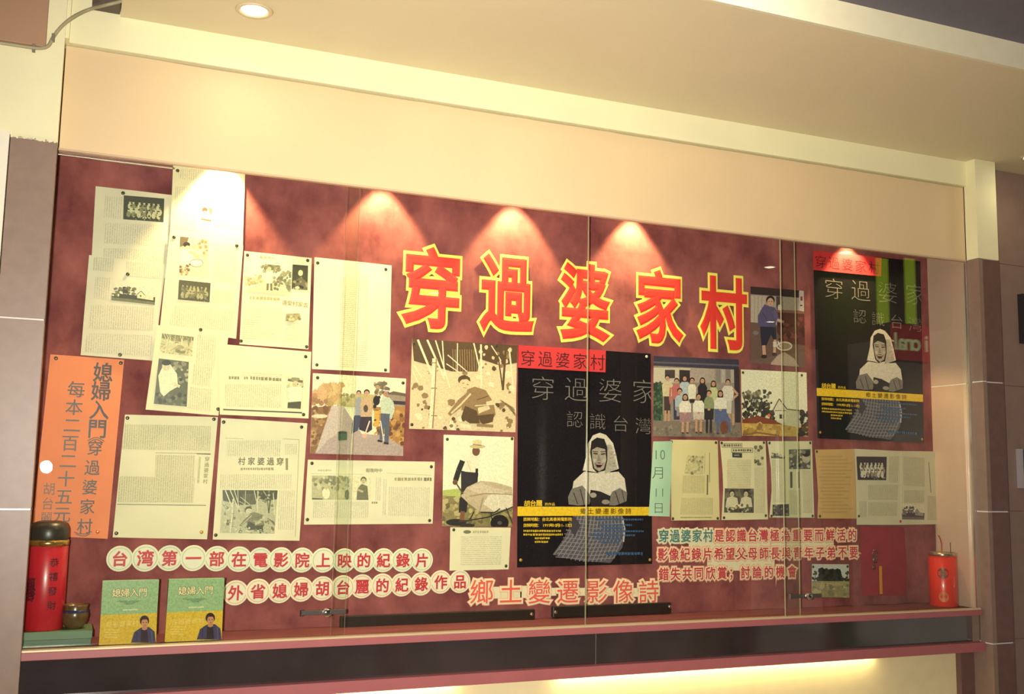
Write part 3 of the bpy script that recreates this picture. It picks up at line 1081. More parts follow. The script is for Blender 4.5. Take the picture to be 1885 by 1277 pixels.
# two tall pages at the lower left
s = Sheet('newspaper_page', 'tall newspaper page with vertical headline and blank lower third, next to orange notice', 'clipping', [(-91, 556), (429, 570), (368, 1254), (-160, 1243)], (230, 224, 188), K2, lift=0.004, bend=0.003, group=GP, short='the page with blank lower third')
for q, v in (([(-90, 610), (390, 620), (385, 760), (-110, 750)], True), ([(80, 780), (300, 785), (295, 950), (75, 945)], True), ([(-120, 900), (300, 910), (290, 1050), (-135, 1045)], True)):
    s.block(q, v, (222, 216, 178))
s.part('text_columns')
s.L([(80, 770), (385, 775)], 3, (150, 146, 110)).L([(310, 775), (388, 778)], 6, (110, 108, 82)).L([(-135, 1058), (362, 1064)], 4, (92, 92, 72))
s.txt('穿過婆家村', (369, 805), (358, 930), 28, (140, 136, 100), 0.01)
s.L([(328, 792), (318, 940)], 12, (196, 190, 150))
s.part('headline')
s.pins([(-77, 575), (407, 582), (-139, 1220)]).pins([(337, 1213)], 'gold')

s = Sheet('newspaper_page', 'tall newspaper page with large headline above a picture of someone among bamboo', 'clipping', [(447, 575), (930, 605), (885, 1262), (400, 1255)], (232, 226, 190), K2, lift=0.004, bend=0.003, group=GP, short='the page with bamboo picture')
for q in ([(480, 700), (780, 700), (775, 790), (478, 790)], [(445, 890), (840, 890), (835, 970), (440, 970)], [(770, 980), (860, 980), (850, 1200), (765, 1200)], [(805, 720), (875, 720), (870, 780), (805, 780)]):
    s.block(q)
s.part('text_columns')
s.txt('村家婆過穿', (562, 816), (776, 818), 46, (112, 108, 80), 0.02, asp=0.9)
s.L([(814, 800), (814, 866)], 14, (150, 144, 108))
s.dashes(555, 860, 745, 16, (160, 154, 112), 3)
s.part('headline')
s.L([(470, 688), (570, 692)], 3, (190, 184, 142)).part('rule')
s.L([(790, 692), (884, 696), (862, 1240)], 3, (176, 170, 130)).part('rule')
q = [(455, 978), (762, 980), (745, 1222), (440, 1218)]
warp_to(s, BAMBOO, K5, q)
pic_bamboo(s, GREYP, 19)
unwarp(s)
s.part('photograph', q)
s.pins([(461, 598), (897, 626), (417, 1230)])

# orange price notice
KN = (0, 640, 3.99)
s = Sheet('price_notice', 'orange price notice with brushed black columns of characters beside the left pillar', 'notice', [(370, 48), (912, 88), (790, 1402), (228, 1376)], (236, 138, 92), KN, lift=0.0025, bend=0.003, short='the orange price notice')
INK = (58, 40, 46)
s.chars('character', '媳婦入門', (757, 180), (715, 592), 148, INK, 0.016, asp=1.0)
s.chars('character', '穿過婆家村', (697, 735), (622, 1308), 118, INK, 0.008, asp=0.98)
s.L([(642, 682), (690, 660), (720, 660), (766, 686)], 6, INK).L([(652, 694), (692, 674), (718, 674), (756, 698)], 6, INK)
s.part('bracket')
s.L([(545, 1352), (580, 1366), (640, 1366), (672, 1348)], 6, INK).L([(555, 1366), (590, 1380), (632, 1380), (662, 1364)], 6, INK)
s.part('bracket')
s.chars('character', '每本二百二十五元', (560, 305), (455, 1222), 124, (70, 52, 54), 0.006, asp=1.08)
s.chars('character', '胡台麗', (362, 1035), (340, 1250), 98, (96, 70, 66), 0.0, asp=0.95)
s.pins([(412, 77), (888, 112)]).pins([(718, 1350)], 'orange')

# sepia photograph, man with barrow, note below
s = Sheet('photograph', 'sepia photograph of a person squatting among bamboo poles beside the black poster', 'photo', BAMBOO, (214, 192, 150), K5, lift=0.004, bend=0.002, group='photographs pinned to the velvet board', short='the sepia bamboo photograph')
pic_bamboo(s, SEPIA)
s.part('picture', BAMBOO)
s.pins([(60, 61), (481, 72), (50, 476)])

q = [(213, 527), (572, 540), (563, 998), (205, 995)]
s = Sheet('photograph', 'photograph of a man in a straw hat pushing sacks on a barrow', 'photo', q, (238, 234, 200), K5, lift=0.004, bend=0.003, group='photographs pinned to the velvet board', short='the barrow photograph')
s.Pg(q, (242, 240, 206)).Pg([(200, 812), (320, 800), (320, 850), (200, 850)], (182, 194, 104)).Pg([(200, 840), (580, 850), (580, 1000), (200, 1000)], (140, 128, 84))
s.blobs(205, 842, 570, 995, 90, (6, 22), [(168, 152, 102), (110, 100, 66), (190, 176, 122), (128, 122, 74)], 3)
s.E(275, 975, 52, 18, (40, 36, 36)).E(330, 990, 40, 10, (50, 46, 44))
s.Pg([(300, 712), (388, 722), (384, 770), (345, 800), (335, 870), (330, 905), (290, 905), (300, 820)], (54, 48, 52))
s.Pg([(292, 850), (335, 860), (328, 925), (288, 925)], (44, 40, 44)).L([(308, 918), (304, 965)], 22, (130, 84, 62)).L([(290, 968), (330, 968)], 10, (70, 52, 44))
s.Pg([(298, 840), (330, 795), (400, 762), (480, 772), (562, 796), (568, 895), (470, 922), (392, 918), (340, 880)], (196, 178, 148)).Pg([(412, 880), (440, 835), (500, 822), (568, 840), (568, 898), (470, 920)], (226, 216, 190)).Pg([(330, 800), (400, 772), (470, 800), (560, 815), (480, 830), (380, 825)], (212, 196, 168)).L([(345, 842), (420, 828), (560, 832)], 4, (150, 130, 104)).L([(395, 915), (412, 850)], 5, (160, 142, 116))
s.Pg([(303, 650), (330, 620), (352, 612), (392, 640), (394, 690), (388, 722), (318, 716)], (238, 230, 200)).L([(330, 660), (350, 712)], 3, (200, 190, 158))
s.L([(308, 660), (288, 710), (272, 762)], 27, (44, 40, 44)).E(270, 770, 13, 14, (120, 78, 58)).L([(380, 700), (378, 762)], 13, (48, 44, 48)).L([(272, 770), (310, 830)], 7, (90, 74, 60))
s.E(376, 612, 20, 24, (120, 80, 60)).E(383, 588, 42, 10, (206, 186, 136)).E(382, 568, 24, 16, (220, 204, 158)).L([(360, 578), (405, 582)], 5, (150, 124, 84))
s.L([(325, 968), (440, 948), (566, 896)], 6, (46, 42, 44)).L([(345, 960), (366, 920)], 6, (46, 42, 44)).L([(400, 925), (470, 925), (500, 905)], 6, (50, 46, 46)).L([(452, 925), (462, 990)], 5, (46, 42, 44)).L([(530, 900), (565, 985)], 5, (46, 42, 44))
s.E(497, 978, 47, 42, (30, 28, 30), 20).E(497, 978, 12, 10, (90, 84, 80))
s.part('picture', q)
s.pins([(231, 551), (562, 548)])

s = Sheet('note_sheet', 'small typed note under the barrow photograph', 'note', [(247, 1000), (556, 1002), (545, 1215), (243, 1222)], (232, 226, 190), K5, lift=0.0055, bend=0.002, group=GP, short='the small typed note')
s.block([(300, 1045), (510, 1045), (505, 1195), (298, 1195)], False)
s.part('text_lines')
s.E(332, 1024, 20, 9, (120, 118, 92)).dashes(362, 1024, 440, 15, (180, 174, 134), 2)
s.part('headline')
s.pins([(264, 1013), (531, 1198)])

# ================================================================== THE TWO FILM POSTERS
P1 = [(70, 15), (795, 62), (803, 1210), (65, 1230)]
M_GLOSSY = colour_mat('glossy_poster_ink', 0.22)
YEL, CHALK = (236, 196, 50), (128, 122, 118)


def poster_art(s, seed):
    s.Pg(P1, (30, 27, 32))
    s.part('ground', P1, pm=M_GLOSSY)
    # figure in headscarf
    PL, GY, DG = (214, 206, 190), (124, 118, 112), (60, 56, 58)
    s.Pg([(372, 940), (640, 940), (655, 1030), (640, 1120), (575, 1205), (420, 1195), (258, 1160), (318, 1075), (350, 1010)], (92, 88, 98))
    for i in range(15):
        t = i / 14
        s.L([(380 + 255 * t, 945), (345 + 300 * t, 1060), (265 + 325 * t, 1160 + 40 * math.sin(t * 2.6))], 5, (142, 136, 142))
    for j in range(11):
        y = 968 + j * 21
        w = (y - 940) / 260
        s.L([(366 - 100 * w, y - 6), (500 - 60 * w, y + 8), (648 - 60 * w * w, y)], 4, (140, 134, 138))
    s.Pg([(345, 1010), (372, 940), (410, 1000), (380, 1060)], (70, 66, 74))
    s.L([(640, 960), (652, 1020), (645, 1090)], 8, (190, 186, 184))
    s.Pg([(372, 760), (430, 706), (520, 716), (618, 706), (652, 745), (664, 830), (600, 868), (470, 868), (362, 832)], PL)
    s.Pg([(342, 845), (362, 800), (420, 782), (446, 812), (470, 845), (458, 885), (400, 892), (345, 885)], GY)
    s.Pg([(560, 860), (585, 815), (625, 796), (666, 820), (662, 868), (600, 892), (556, 890)], GY)
    s.L([(372, 820), (395, 884)], 5, DG).L([(408, 800), (430, 886)], 5, DG).L([(600, 815), (622, 882)], 5, DG).L([(636, 806), (650, 868)], 4, DG)
    s.Pg([(465, 805), (520, 815), (575, 840), (566, 892), (470, 894), (460, 850)], (48, 44, 48))
    s.E(480, 835, 18, 14, (168, 158, 146)).E(548, 872, 22, 13, (150, 142, 132))
    s.Pg([(422, 700), (445, 610), (450, 555), (478, 508), (516, 494), (550, 506), (588, 550), (606, 620), (620, 690), (575, 706), (545, 728), (505, 712), (470, 705)], PL)
    s.Pg([(540, 720), (560, 640), (556, 560), (580, 560), (600, 640), (612, 690), (575, 706)], (176, 168, 154))
    s.blobs(555, 560, 605, 690, 26, (3, 6), [(150, 142, 132), (196, 188, 172)], seed)
    s.Pg([(462, 600), (470, 540), (500, 520), (540, 528), (556, 570), (558, 640), (545, 700), (500, 712), (478, 690)], (46, 42, 44))
    s.Pg([(472, 588), (500, 572), (545, 584), (552, 640), (538, 690), (512, 706), (486, 688), (474, 640)], (166, 156, 142))
    s.L([(480, 606), (504, 610)], 7, DG).L([(522, 612), (546, 608)], 7, DG)
    s.L([(476, 596), (505, 598)], 4, DG).L([(520, 598), (548, 596)], 4, DG)
    s.Pg([(508, 610), (522, 648), (500, 650)], (136, 126, 116))
    s.Pg([(488, 662), (512, 656), (534, 664), (520, 684), (500, 684)], (70, 40, 44)).L([(494, 664), (528, 666)], 5, (196, 188, 176))
    s.E(488, 645, 9, 9, (190, 180, 164)).E(540, 645, 9, 9, (186, 176, 160))
    s.part('figure', P1, pm=M_GLOSSY)
    # chalk lettering
    s.chars('chalk_character', '穿過婆家', (205, 250), (757, 268), 142, CHALK, -0.016, 0.98, P1, M_GLOSSY)
    s.chars('chalk_character', '認識台灣', (378, 420), (755, 456), 96, CHALK, -0.016, 1.0, P1, M_GLOSSY)
    # yellow band and small print
    s.Pg([(60, 897), (800, 899), (800, 946), (60, 949)], YEL)
    s.part('yellow_band', P1, pm=M_GLOSSY)
    s.txt('鄉土變遷影像詩', (425, 922), (672, 922), 34, (84, 66, 30), 0.012)
    s.part('band_title', P1, pm=M_GLOSSY)
    s.txt('胡台麗', (118, 880), (184, 878), 35, YEL, 0.022)
    s.part('credit_name', P1, pm=M_GLOSSY)
    s.txt('的作品', (224, 884), (262, 884), 18, YEL, 0.01)
    s.part('credit_line', P1, pm=M_GLOSSY)
    s.txt('放映地點：台北真善美電影院', (108, 966), (352, 966), 21, YEL, 0.018)
    s.part('venue_line', P1, pm=M_GLOSSY)
    s.txt('放映時間：', (108, 999), (184, 999), 21, YEL, 0.018)
    s.txt('1997年10月11-17日', (208, 999), (354, 999), 21, YEL, 0.018)
    s.part('date_line', P1, pm=M_GLOSSY)
    for x0, y, x1 in ((98, 1030, 310), (98, 1050, 312), (160, 1070, 248), (160, 1090, 232)):
        s.dashes(x0, y, x1, 13, (206, 172, 50), seed)
    s.part('yellow_small_print', P1, pm=M_GLOSSY)
    BL = (58, 92, 132)
    for x0, y, x1 in ((500, 968, 755), (505, 998, 690), (530, 1014, 650), (480, 1032, 755), (470, 1054, 712), (480, 1074, 640), (520, 1094, 620), ):
        s.dashes(x0, y, x1, 12 if y < 1150 else 18, BL, seed)
    s.part('blue_small_print', P1, pm=M_GLOSSY)
    s.dashes(550, 1154, 755, 18, BL, seed).part('blue_footer', P1, pm=M_GLOSSY)


GPO = 'two copies of the black film poster'
KPX = [(K6[0] + x / K6[2], K6[1] + y / K6[2]) for x, y in P1]
s = Sheet('film_poster', 'black film poster of a laughing figure in headscarf, with cyan date note at its side', 'poster', P1, (30, 27, 32), K6, lift=0.005, bend=0.001, group=GPO, pm=mat('poster_black', (30, 27, 32), 0.22), short='the poster beside the date note')
poster_art(s, 1)
s.pins([(772, 78)], 'white').pins([(84, 1190), (790, 1188)], 'gold')
s = Sheet('title_banner', 'red paper banner with brushed title across the poster beside the date note', 'banner', [(72, 15), (550, 44), (548, 164), (70, 138)], (206, 52, 58), K6, lift=0.0125, group='red title banners on the posters')
s.chars('character', '穿過婆家村', (124, 85), (505, 108), 92, (56, 22, 30), -0.004, 0.9)

P2PX = [(1497, 462), (1694, 481), (1700.5, 815), (1505, 806.5)]
s = Sheet('film_poster', 'black film poster of a laughing figure in headscarf, beside the pale right side panel', 'poster', P2PX, (30, 27, 32), (0, 0, 1), lift=0.005, bend=0.001, group=GPO, pm=MATS['poster_black'], short='the poster near the side panel')
s.H = homography(KPX, P2PX)
s.k = K6
poster_art(s, 2)
s.pins([(84, 1190), (790, 1188)], 'gold')
s = Sheet('title_banner', 'red paper banner under a lamp atop the poster near the right side panel', 'banner', [(415, 68), (828, 112), (825, 225), (415, 186)], (206, 52, 58), K8, lift=0.0125, group='red title banners on the posters')
s.chars('character', '穿過婆家村', (460, 135), (782, 172), 78, (96, 24, 30), -0.004, 0.9)

# ================================================================== RIGHT HALF OF THE BOARD
q = [(82, 125), (638, 148), (655, 655), (78, 648)]
GF = 'photographs pinned to the velvet board'
s = Sheet('photograph', 'colour group photograph of a dozen people, standing and seated, before a farmhouse', 'photo', q, (120, 108, 100), K7, lift=0.004, bend=0.0015, group=GF, short='the group photograph')
s.Pg(q, (150, 138, 128)).Pg([(80, 200), (330, 205), (330, 300), (80, 300)], (196, 186, 168)).Pg([(80, 118), (645, 140), (645, 215), (330, 200), (80, 188)], (62, 60, 78)).Pg([(80, 160), (645, 182), (645, 192), (80, 170)], (96, 92, 108))
s.Pg([(155, 215), (220, 215), (220, 270), (155, 270)], (74, 66, 66)).Pg([(248, 215), (318, 218), (318, 300), (248, 300)], (56, 50, 54)).Pg([(320, 205), (480, 210), (480, 300), (320, 300)], (168, 156, 146))
for i in range(4):
    s.Pg([(490 + i * 32, 212), (516 + i * 32, 214), (516 + i * 32, 300), (490 + i * 32, 298)], (176, 168, 160) if i % 2 else (134, 126, 124))
s.Pg([(605, 200), (645, 205), (650, 560), (612, 560)], (60, 52, 58))
s.Pg([(80, 300), (140, 300), (140, 560), (80, 550)], (58, 78, 62)).blobs(82, 290, 140, 550, 50, (6, 14), [(70, 98, 72), (48, 62, 54), (92, 116, 84)], 3)
s.Pg([(78, 545), (660, 560), (660, 660), (78, 655)], (132, 120, 108)).blobs(85, 570, 640, 650, 40, (6, 18), [(116, 104, 96), (150, 138, 122)], 4)
SK, HR = (198, 152, 122), (48, 38, 40)


def stand(x, y, w, sh, leg, foot, hair=HR, long=False, bare=False):
    if long:
        s.E(x, y + 10, 18, 32, hair, 12)
    s.Pg([(x - w * .32, y + 105), (x + w * .32, y + 105), (x + w * .28, foot), (x - w * .28, foot)], leg)
    s.Pg([(x - w * .5, y + 45), (x - w * .3, y + 24), (x + w * .3, y + 24), (x + w * .5, y + 45), (x + w * .42, y + 120), (x - w * .42, y + 120)], sh)
    head(s, x, y, 15, SK, hair, long)


stand(170, 268, 70, (206, 192, 158), (76, 62, 62), 500)
s.L([(158, 480), (156, 550)], 13, SK).L([(180, 480), (178, 550)], 13, SK)
stand(230, 288, 66, (186, 108, 104), (66, 62, 92), 540)
s.L([(190, 330), (186, 400), (192, 440)], 13, (186, 108, 104))
stand(283, 270, 66, (176, 190, 196), (90, 90, 96), 420)
stand(331, 285, 54, (226, 218, 198), (60, 54, 60), 430)
stand(398, 285, 62, (46, 42, 50), (46, 42, 50), 440, long=True)
stand(470, 305, 56, (192, 196, 150), (120, 120, 100), 430, long=True)
stand(565, 295, 78, (214, 208, 196), (206, 200, 186), 500)
s.L([(598, 340), (630, 375), (600, 402)], 14, SK).L([(575, 500), (572, 580)], 13, SK).L([(598, 500), (600, 575)], 13, SK)


def sit(x, y, w, sh, lap, legs, knee, foot, hair=HR, long=False):
    if long:
        s.E(x, y + 10, 19, 32, hair, 12)
    s.Pg([(x - w * .5, y + 50), (x - w * .3, y + 26), (x + w * .3, y + 26), (x + w * .5, y + 50), (x + w * .5, y + 118), (x - w * .5, y + 118)], sh)
    s.Pg([(x - w * .5, y + 100), (x + w * .5, y + 100), (x + w * .45, knee), (x - w * .45, knee)], lap)
    s.L([(x - w * .2, knee - 6), (x - w * .22, foot)], 15, legs)
    s.L([(x + w * .2, knee - 6), (x + w * .18, foot)], 15, legs)
    s.L([(x - w * .3, foot), (x - w * .1, foot + 4)], 10, (90, 60, 56)).L([(x + w * .1, foot), (x + w * .3, foot + 4)], 10, (90, 60, 56))
    s.L([(x - w * .45, y + 60), (x, y + 105), (x + w * .45, y + 62)], 11, sh)
    s.E(x, y + 106, 10, 7, SK)
    head(s, x, y, 16, SK, hair, long)


sit(250, 355, 62, (170, 186, 192), (150, 150, 150), (150, 150, 150), 480, 520)
sit(285, 392, 76, (232, 224, 208), (166, 128, 136), SK, 560, 625, long=True)
sit(373, 390, 74, (234, 228, 214), (206, 190, 174), SK, 540, 622)
sit(440, 368, 64, (142, 152, 116), (52, 48, 56), (52, 48, 56), 540, 622)
sit(515, 370, 82, (226, 222, 208), (92, 104, 142), (92, 104, 142), 560, 628, long=True)
s.Pg([(545, 470), (580, 540), (582, 620), (560, 620), (550, 560), (520, 500)], (92, 104, 142)).E(540, 590, 28, 42, (122, 78, 62))
s.part('picture', q)

q = [(652, 212), (1080, 232), (1090, 650), (660, 645)]
s = Sheet('photograph', 'colour photograph of a white gabled farmhouse behind a yellow field', 'photo', q, (226, 220, 190), K7, lift=0.004, bend=0.0015, group=GF, short='the farmhouse photograph')
s.Pg(q, (236, 232, 204))
s.blobs(662, 350, 840, 470, 90, (5, 16), [(112, 106, 86), (80, 76, 60), (150, 144, 118)], 5).blobs(660, 430, 860, 545, 60, (8, 20), [(58, 56, 46), (44, 42, 38), (84, 80, 62)], 6)
for a in ((690, 550, 730, 380), (740, 540, 790, 400), (720, 470, 820, 450), (700, 500, 670, 400)):
    s.L([(a[0], a[1]), (a[2], a[3])], 7, (56, 50, 44))
s.Pg([(655, 540), (760, 515), (880, 545), (1095, 575), (1095, 600), (655, 590)], (128, 66, 42)).Pg([(655, 562), (940, 572), (1095, 580), (1095, 655), (655, 655)], (196, 160, 82)).blobs(660, 575, 1085, 645, 50, (8, 26), [(210, 174, 94), (170, 134, 66), (150, 116, 62)], 7)
s.E(832, 512, 10, 12, (236, 110, 60)).E(800, 495, 22, 16, (50, 46, 54))
s.Pg([(866, 480), (930, 468), (1045, 480), (1040, 592), (930, 575), (880, 552)], (206, 200, 172)).Pg([(862, 478), (898, 404), (945, 468), (940, 560), (884, 548)], (226, 218, 194)).L([(856, 482), (898, 404), (950, 472), (1045, 482)], 7, (104, 90, 80)).Pg([(900, 505), (925, 507), (925, 535), (900, 533)], (62, 58, 56)).L([(870, 480), (945, 482)], 5, (150, 120, 100))
s.blobs(1040, 490, 1095, 640, 34, (10, 22), [(48, 44, 42), (70, 62, 52), (90, 70, 56)], 9).L([(660, 640), (760, 625), (900, 645)], 10, (132, 96, 58))
s.part('picture', q)
s.pins([(665, 233), (1048, 250)])

q = [(38, 285), (358, 312), (368, 772), (38, 747)]
s = Sheet('photograph', 'colour photograph of a woman in violet jacket standing at a kitchen stove', 'photo', q, (110, 88, 80), K8, lift=0.004, bend=0.001, group=GF, short='the kitchen photograph')
s.Pg(q, (168, 152, 142)).Pg([(36, 280), (362, 308), (362, 356), (220, 345), (36, 332)], (58, 44, 48)).Pg([(36, 500), (370, 540), (372, 780), (36, 760)], (112, 86, 78)).Pg([(40, 340), (130, 345), (120, 500), (40, 500)], (186, 172, 156))
for x in (62, 84, 106):
    s.L([(x, 345), (x - 2, 498)], 3, (150, 134, 122))
s.Pg([(196, 430), (366, 436), (368, 640), (240, 625), (196, 560)], (92, 50, 50)).Pg([(190, 425), (366, 432), (366, 450), (190, 442)], (134, 92, 82)).blobs(205, 460, 362, 620, 26, (8, 20), [(70, 40, 44), (120, 66, 60)], 3)
s.Pg([(330, 310), (358, 312), (358, 436), (328, 430)], (196, 186, 180)).Pg([(338, 345), (350, 346), (350, 372), (338, 370)], (150, 46, 56)).L([(335, 400), (350, 400)], 8, (90, 70, 70)).Pg([(190, 345), (222, 348), (220, 425), (192, 422)], (82, 66, 66)).E(212, 412, 12, 18, (196, 184, 176))
s.Pg([(160, 745), (200, 700), (240, 680), (300, 720), (330, 770), (160, 770)], (176, 154, 142))
s.Pg([(122, 392), (150, 405), (184, 412), (205, 462), (192, 480), (186, 530), (130, 538), (82, 520), (80, 465), (100, 425)], (92, 84, 122)).L([(175, 430), (192, 482), (228, 498)], 26, (98, 90, 128)).L([(196, 486), (236, 500)], 15, (206, 168, 146)).L([(110, 440), (140, 500)], 4, (70, 62, 96))
s.Pg([(94, 528), (190, 530), (192, 600), (178, 615), (160, 575), (132, 642), (102, 640)], (46, 46, 66)).L([(116, 640), (120, 700)], 19, (206, 160, 136)).L([(184, 606), (180, 688)], 16, (206, 160, 136)).E(118, 708, 18, 12, (60, 46, 48)).E(180, 694, 16, 10, (70, 54, 54)).Pg([(172, 618), (194, 618), (192, 650), (172, 650)], (214, 206, 196))
head(s, 156, 374, 24, (206, 164, 140), (40, 32, 36))
s.ring(240, 645, 44, 24, 9, (206, 196, 176)).E(240, 645, 38, 18, (150, 128, 116)).L([(200, 615), (215, 650)], 6, (220, 212, 200)).E(68, 565, 18, 12, (130, 120, 124))
s.part('picture', q)

# date note and the row of clippings
s = Sheet('date_note', 'pale cyan paper strip with handwritten date beside the black poster', 'note', [(78, 682), (203, 680), (186, 1172), (50, 1168)], (178, 214, 184), K7, lift=0.009, bend=0.003, short='the cyan date note')
for c, cy, h in (('10', 765, 92), ('月', 885, 88), ('11', 1012, 80), ('日', 1115, 78)):
    if len(c) == 2:
        s.chars('numeral', c, (98, cy), (140, cy), h, (96, 108, 100), -0.012, 0.8)
    else:
        s.chars('character', c, (112, cy), (112, cy), h, (86, 98, 92), -0.012)

s = Sheet('article_page', 'yellowed page with one faint small drawing, next to the date note', 'clipping', [(193, 670), (500, 675), (514, 1195), (198, 1198)], (224, 212, 160), K7, lift=0.004, bend=0.003, group=GP, short='the yellowed page')
s.block([(260, 1050), (470, 1050), (468, 1160), (255, 1160)], True, (216, 204, 152)).block([(270, 905), (415, 905), (412, 1020), (265, 1020)], True, (216, 204, 152))
s.part('text_columns')
s.L([(445, 755), (445, 950)], 5, (150, 144, 104)).part('headline')
s.L([(432, 900), (430, 1030)], 9, (110, 106, 78)).part('headline')
s.L([(415, 760), (410, 890)], 4, (186, 178, 132)).part('headline')
s.dashes(255, 1178, 460, 9, (150, 142, 104), 4)
s.part('headline')
s.Pg([(300, 770), (405, 780), (400, 898), (280, 892)], (206, 196, 146)).blobs(290, 780, 400, 890, 40, (5, 13), [(178, 170, 126), (130, 126, 96), (216, 206, 156)], 4)
s.part('photograph')
s.pins([(198, 684), (487, 690), (499, 1184), (207, 1186)])

s = Sheet('article_page', 'article page with boxed headline and picture of two people, second from date note', 'clipping', [(515, 680), (812, 680), (829, 1190), (525, 1195)], (226, 218, 176), K7, lift=0.005, bend=0.004, group=GP, outline=[(515, 680), (812, 680), (820, 850), (822, 1000), (829, 1190), (525, 1195), (536, 1000), (532, 880)], short='the boxed headline page')
s.block([(560, 800), (715, 800), (712, 985), (560, 985)], False, (220, 212, 170)).block([(735, 850), (805, 850), (808, 1150), (740, 1150)], True, (220, 212, 170))
s.part('text_columns')
for x0, y0, x1, y1 in ((528, 694, 655, 720), (588, 726, 725, 754)):
    s.L([(x0, y0), (x1, y0), (x1, y1), (x0, y1), (x0, y0)], 3, (80, 78, 64)).dashes(x0 + 8, (y0 + y1) / 2, x1 - 6, 17, (110, 106, 84), 3)
s.Pg([(592, 756), (655, 758), (655, 788), (592, 786)], (62, 64, 70)).dashes(605, 772, 642, 9, (170, 166, 140), 2)
s.part('headline')
s.Pg([(732, 705), (800, 708), (798, 840), (735, 838)], (212, 204, 164)).blobs(735, 710, 800, 838, 22, (7, 16), [(70, 70, 58), (112, 110, 88), (206, 198, 158)], 3)
s.part('photograph', [(732, 705), (800, 708), (798, 840), (735, 838)])
q = [(545, 988), (732, 990), (732, 1148), (540, 1146)]
s.Pg(q, (92, 88, 78)).blobs(545, 992, 730, 1060, 20, (8, 18), [(66, 62, 58), (120, 114, 98)], 2)
for x in (590, 680):
    s.Pg([(x - 42, 1110), (x - 32, 1052), (x, 1038), (x + 34, 1052), (x + 42, 1110)], (214, 206, 172))
    head(s, x, 1022, 17, (206, 196, 160), (50, 46, 46))
s.E(640, 1105, 46, 13, (224, 216, 180)).E(600, 1120, 26, 9, (190, 180, 146)).blobs(550, 1095, 725, 1145, 26, (5, 12), [(200, 190, 156), (110, 104, 88), (70, 66, 60)], 5)
s.part('photograph', q)
s.pins([(525, 692), (800, 690), (813, 1166), (540, 1180)])

s = Sheet('article_page', 'article page with several small pictures behind the second glass overlap', 'clipping', [(825, 680), (1115, 680), (1131, 1180), (838, 1178)], (218, 212, 176), K7, lift=0.0055, bend=0.004, group=GP, outline=[(825, 680), (1115, 680), (1122, 900), (1131, 1180), (838, 1178), (852, 1000), (848, 860)], short='the page behind the overlap')
for q in ([(850, 800), (935, 800), (940, 1080), (860, 1080)], [(1050, 870), (1115, 870), (1120, 1150), (1055, 1150)], [(960, 1000), (1040, 1000), (1045, 1160), (965, 1160)]):
    s.block(q, True, (210, 204, 168))
s.part('text_columns')
q = [(848, 748), (935, 752), (934, 796), (846, 792)]
warp_to(s, HS, (0, 0, 1), q)
pic_house(s, (76, 74, 64), (120, 116, 96), (206, 198, 164), (214, 208, 172), 8)
unwarp(s)
s.part('photograph', q)
q = [(960, 735), (1105, 732), (1104, 862), (962, 862)]
s.Pg(q, (92, 90, 84)).E(1075, 790, 28, 34, (190, 182, 154)).E(1075, 765, 26, 18, (48, 46, 46)).blobs(965, 740, 1100, 860, 30, (7, 16), [(58, 56, 58), (130, 126, 110), (176, 170, 146)], 3)
s.part('photograph', q)
s.L([(975, 880), (976, 985)], 15, (84, 82, 80)).L([(1020, 880), (1022, 985)], 13, (92, 90, 84))
s.part('headline')
s.Pg([(856, 1095), (960, 1090), (962, 1168), (856, 1168)], (76, 72, 72)).blobs(860, 1095, 955, 1165, 20, (5, 12), [(110, 102, 92), (56, 52, 56), (140, 130, 110)], 3)
s.part('photograph', [(856, 1095), (960, 1090), (962, 1168), (856, 1168)])
s.pins([(837, 692), (1103, 692), (1119, 1168), (850, 1168)])

s = Sheet('brown_page', 'brown paper page of faint typing, tucked beside a creased newspaper', 'clipping', [(375, 103), (660, 98), (670, 580), (393, 578)], (204, 168, 112), K9, lift=0.004, bend=0.003, group=GP, outline=[(375, 103), (660, 98), (670, 580), (393, 578), (398, 420), (388, 260)], short='the brown typed page')
for i in range(17):
    s.dashes(400 + (i % 3) * 12, 150 + i * 24, 560 + (i * 37) % 80, 7, (176, 142, 92), i)
s.part('text_lines')
s.pins([(388, 116), (408, 562)])

s = Sheet('newspaper_clipping', 'creased wide newspaper sheet with dark crowd picture, above the red canister', 'clipping', [(650, 97), (1197, 115), (1232, 618), (665, 622)], (206, 198, 168), K9, lift=0.007, bend=0.005, group=GP, outline=[(650, 97), (940, 112), (1197, 115), (1206, 190), (1222, 290), (1226, 460), (1232, 618), (940, 622), (665, 622), (660, 360)], short='the creased wide newspaper')
for q in ([(880, 150), (950, 150), (945, 330), (880, 330)], [(740, 345), (945, 345), (940, 450), (740, 450)], [(740, 465), (940, 465), (935, 560), (740, 560)], [(680, 460), (730, 460), (730, 570), (685, 570)], [(980, 150), (1130, 160), (1130, 360), (980, 350)], [(985, 380), (1130, 385), (1125, 470), (985, 470)], [(1150, 420), (1210, 425), (1215, 590), (1150, 590)]):
    s.block(q, True, (198, 190, 160))
s.part('text_columns')
s.L([(1160, 190), (1175, 400)], 5, (120, 114, 104)).part('headline')
s.L([(965, 120), (962, 600)], 4, (222, 214, 184)).part('crease')
s.L([(850, 345), (965, 352)], 3, (186, 178, 150)).part('rule')
q = [(662, 150), (866, 152), (862, 314), (670, 312)]
warp_to(s, GR, (0, 0, 1), q)
pic_crowd(s, (62, 52, 60), (214, 206, 182), (150, 140, 128), 12)
unwarp(s)
s.part('photograph', q)
q = [(968, 476), (1128, 480), (1126, 586), (970, 584)]
warp_to(s, HS, (0, 0, 1), q)
pic_house(s, (70, 60, 70), (110, 98, 100), (150, 140, 130), (212, 204, 174), 14)
unwarp(s)
s.part('photograph', q)
s.pins([(678, 562)]).pins([(960, 598)], 'red')

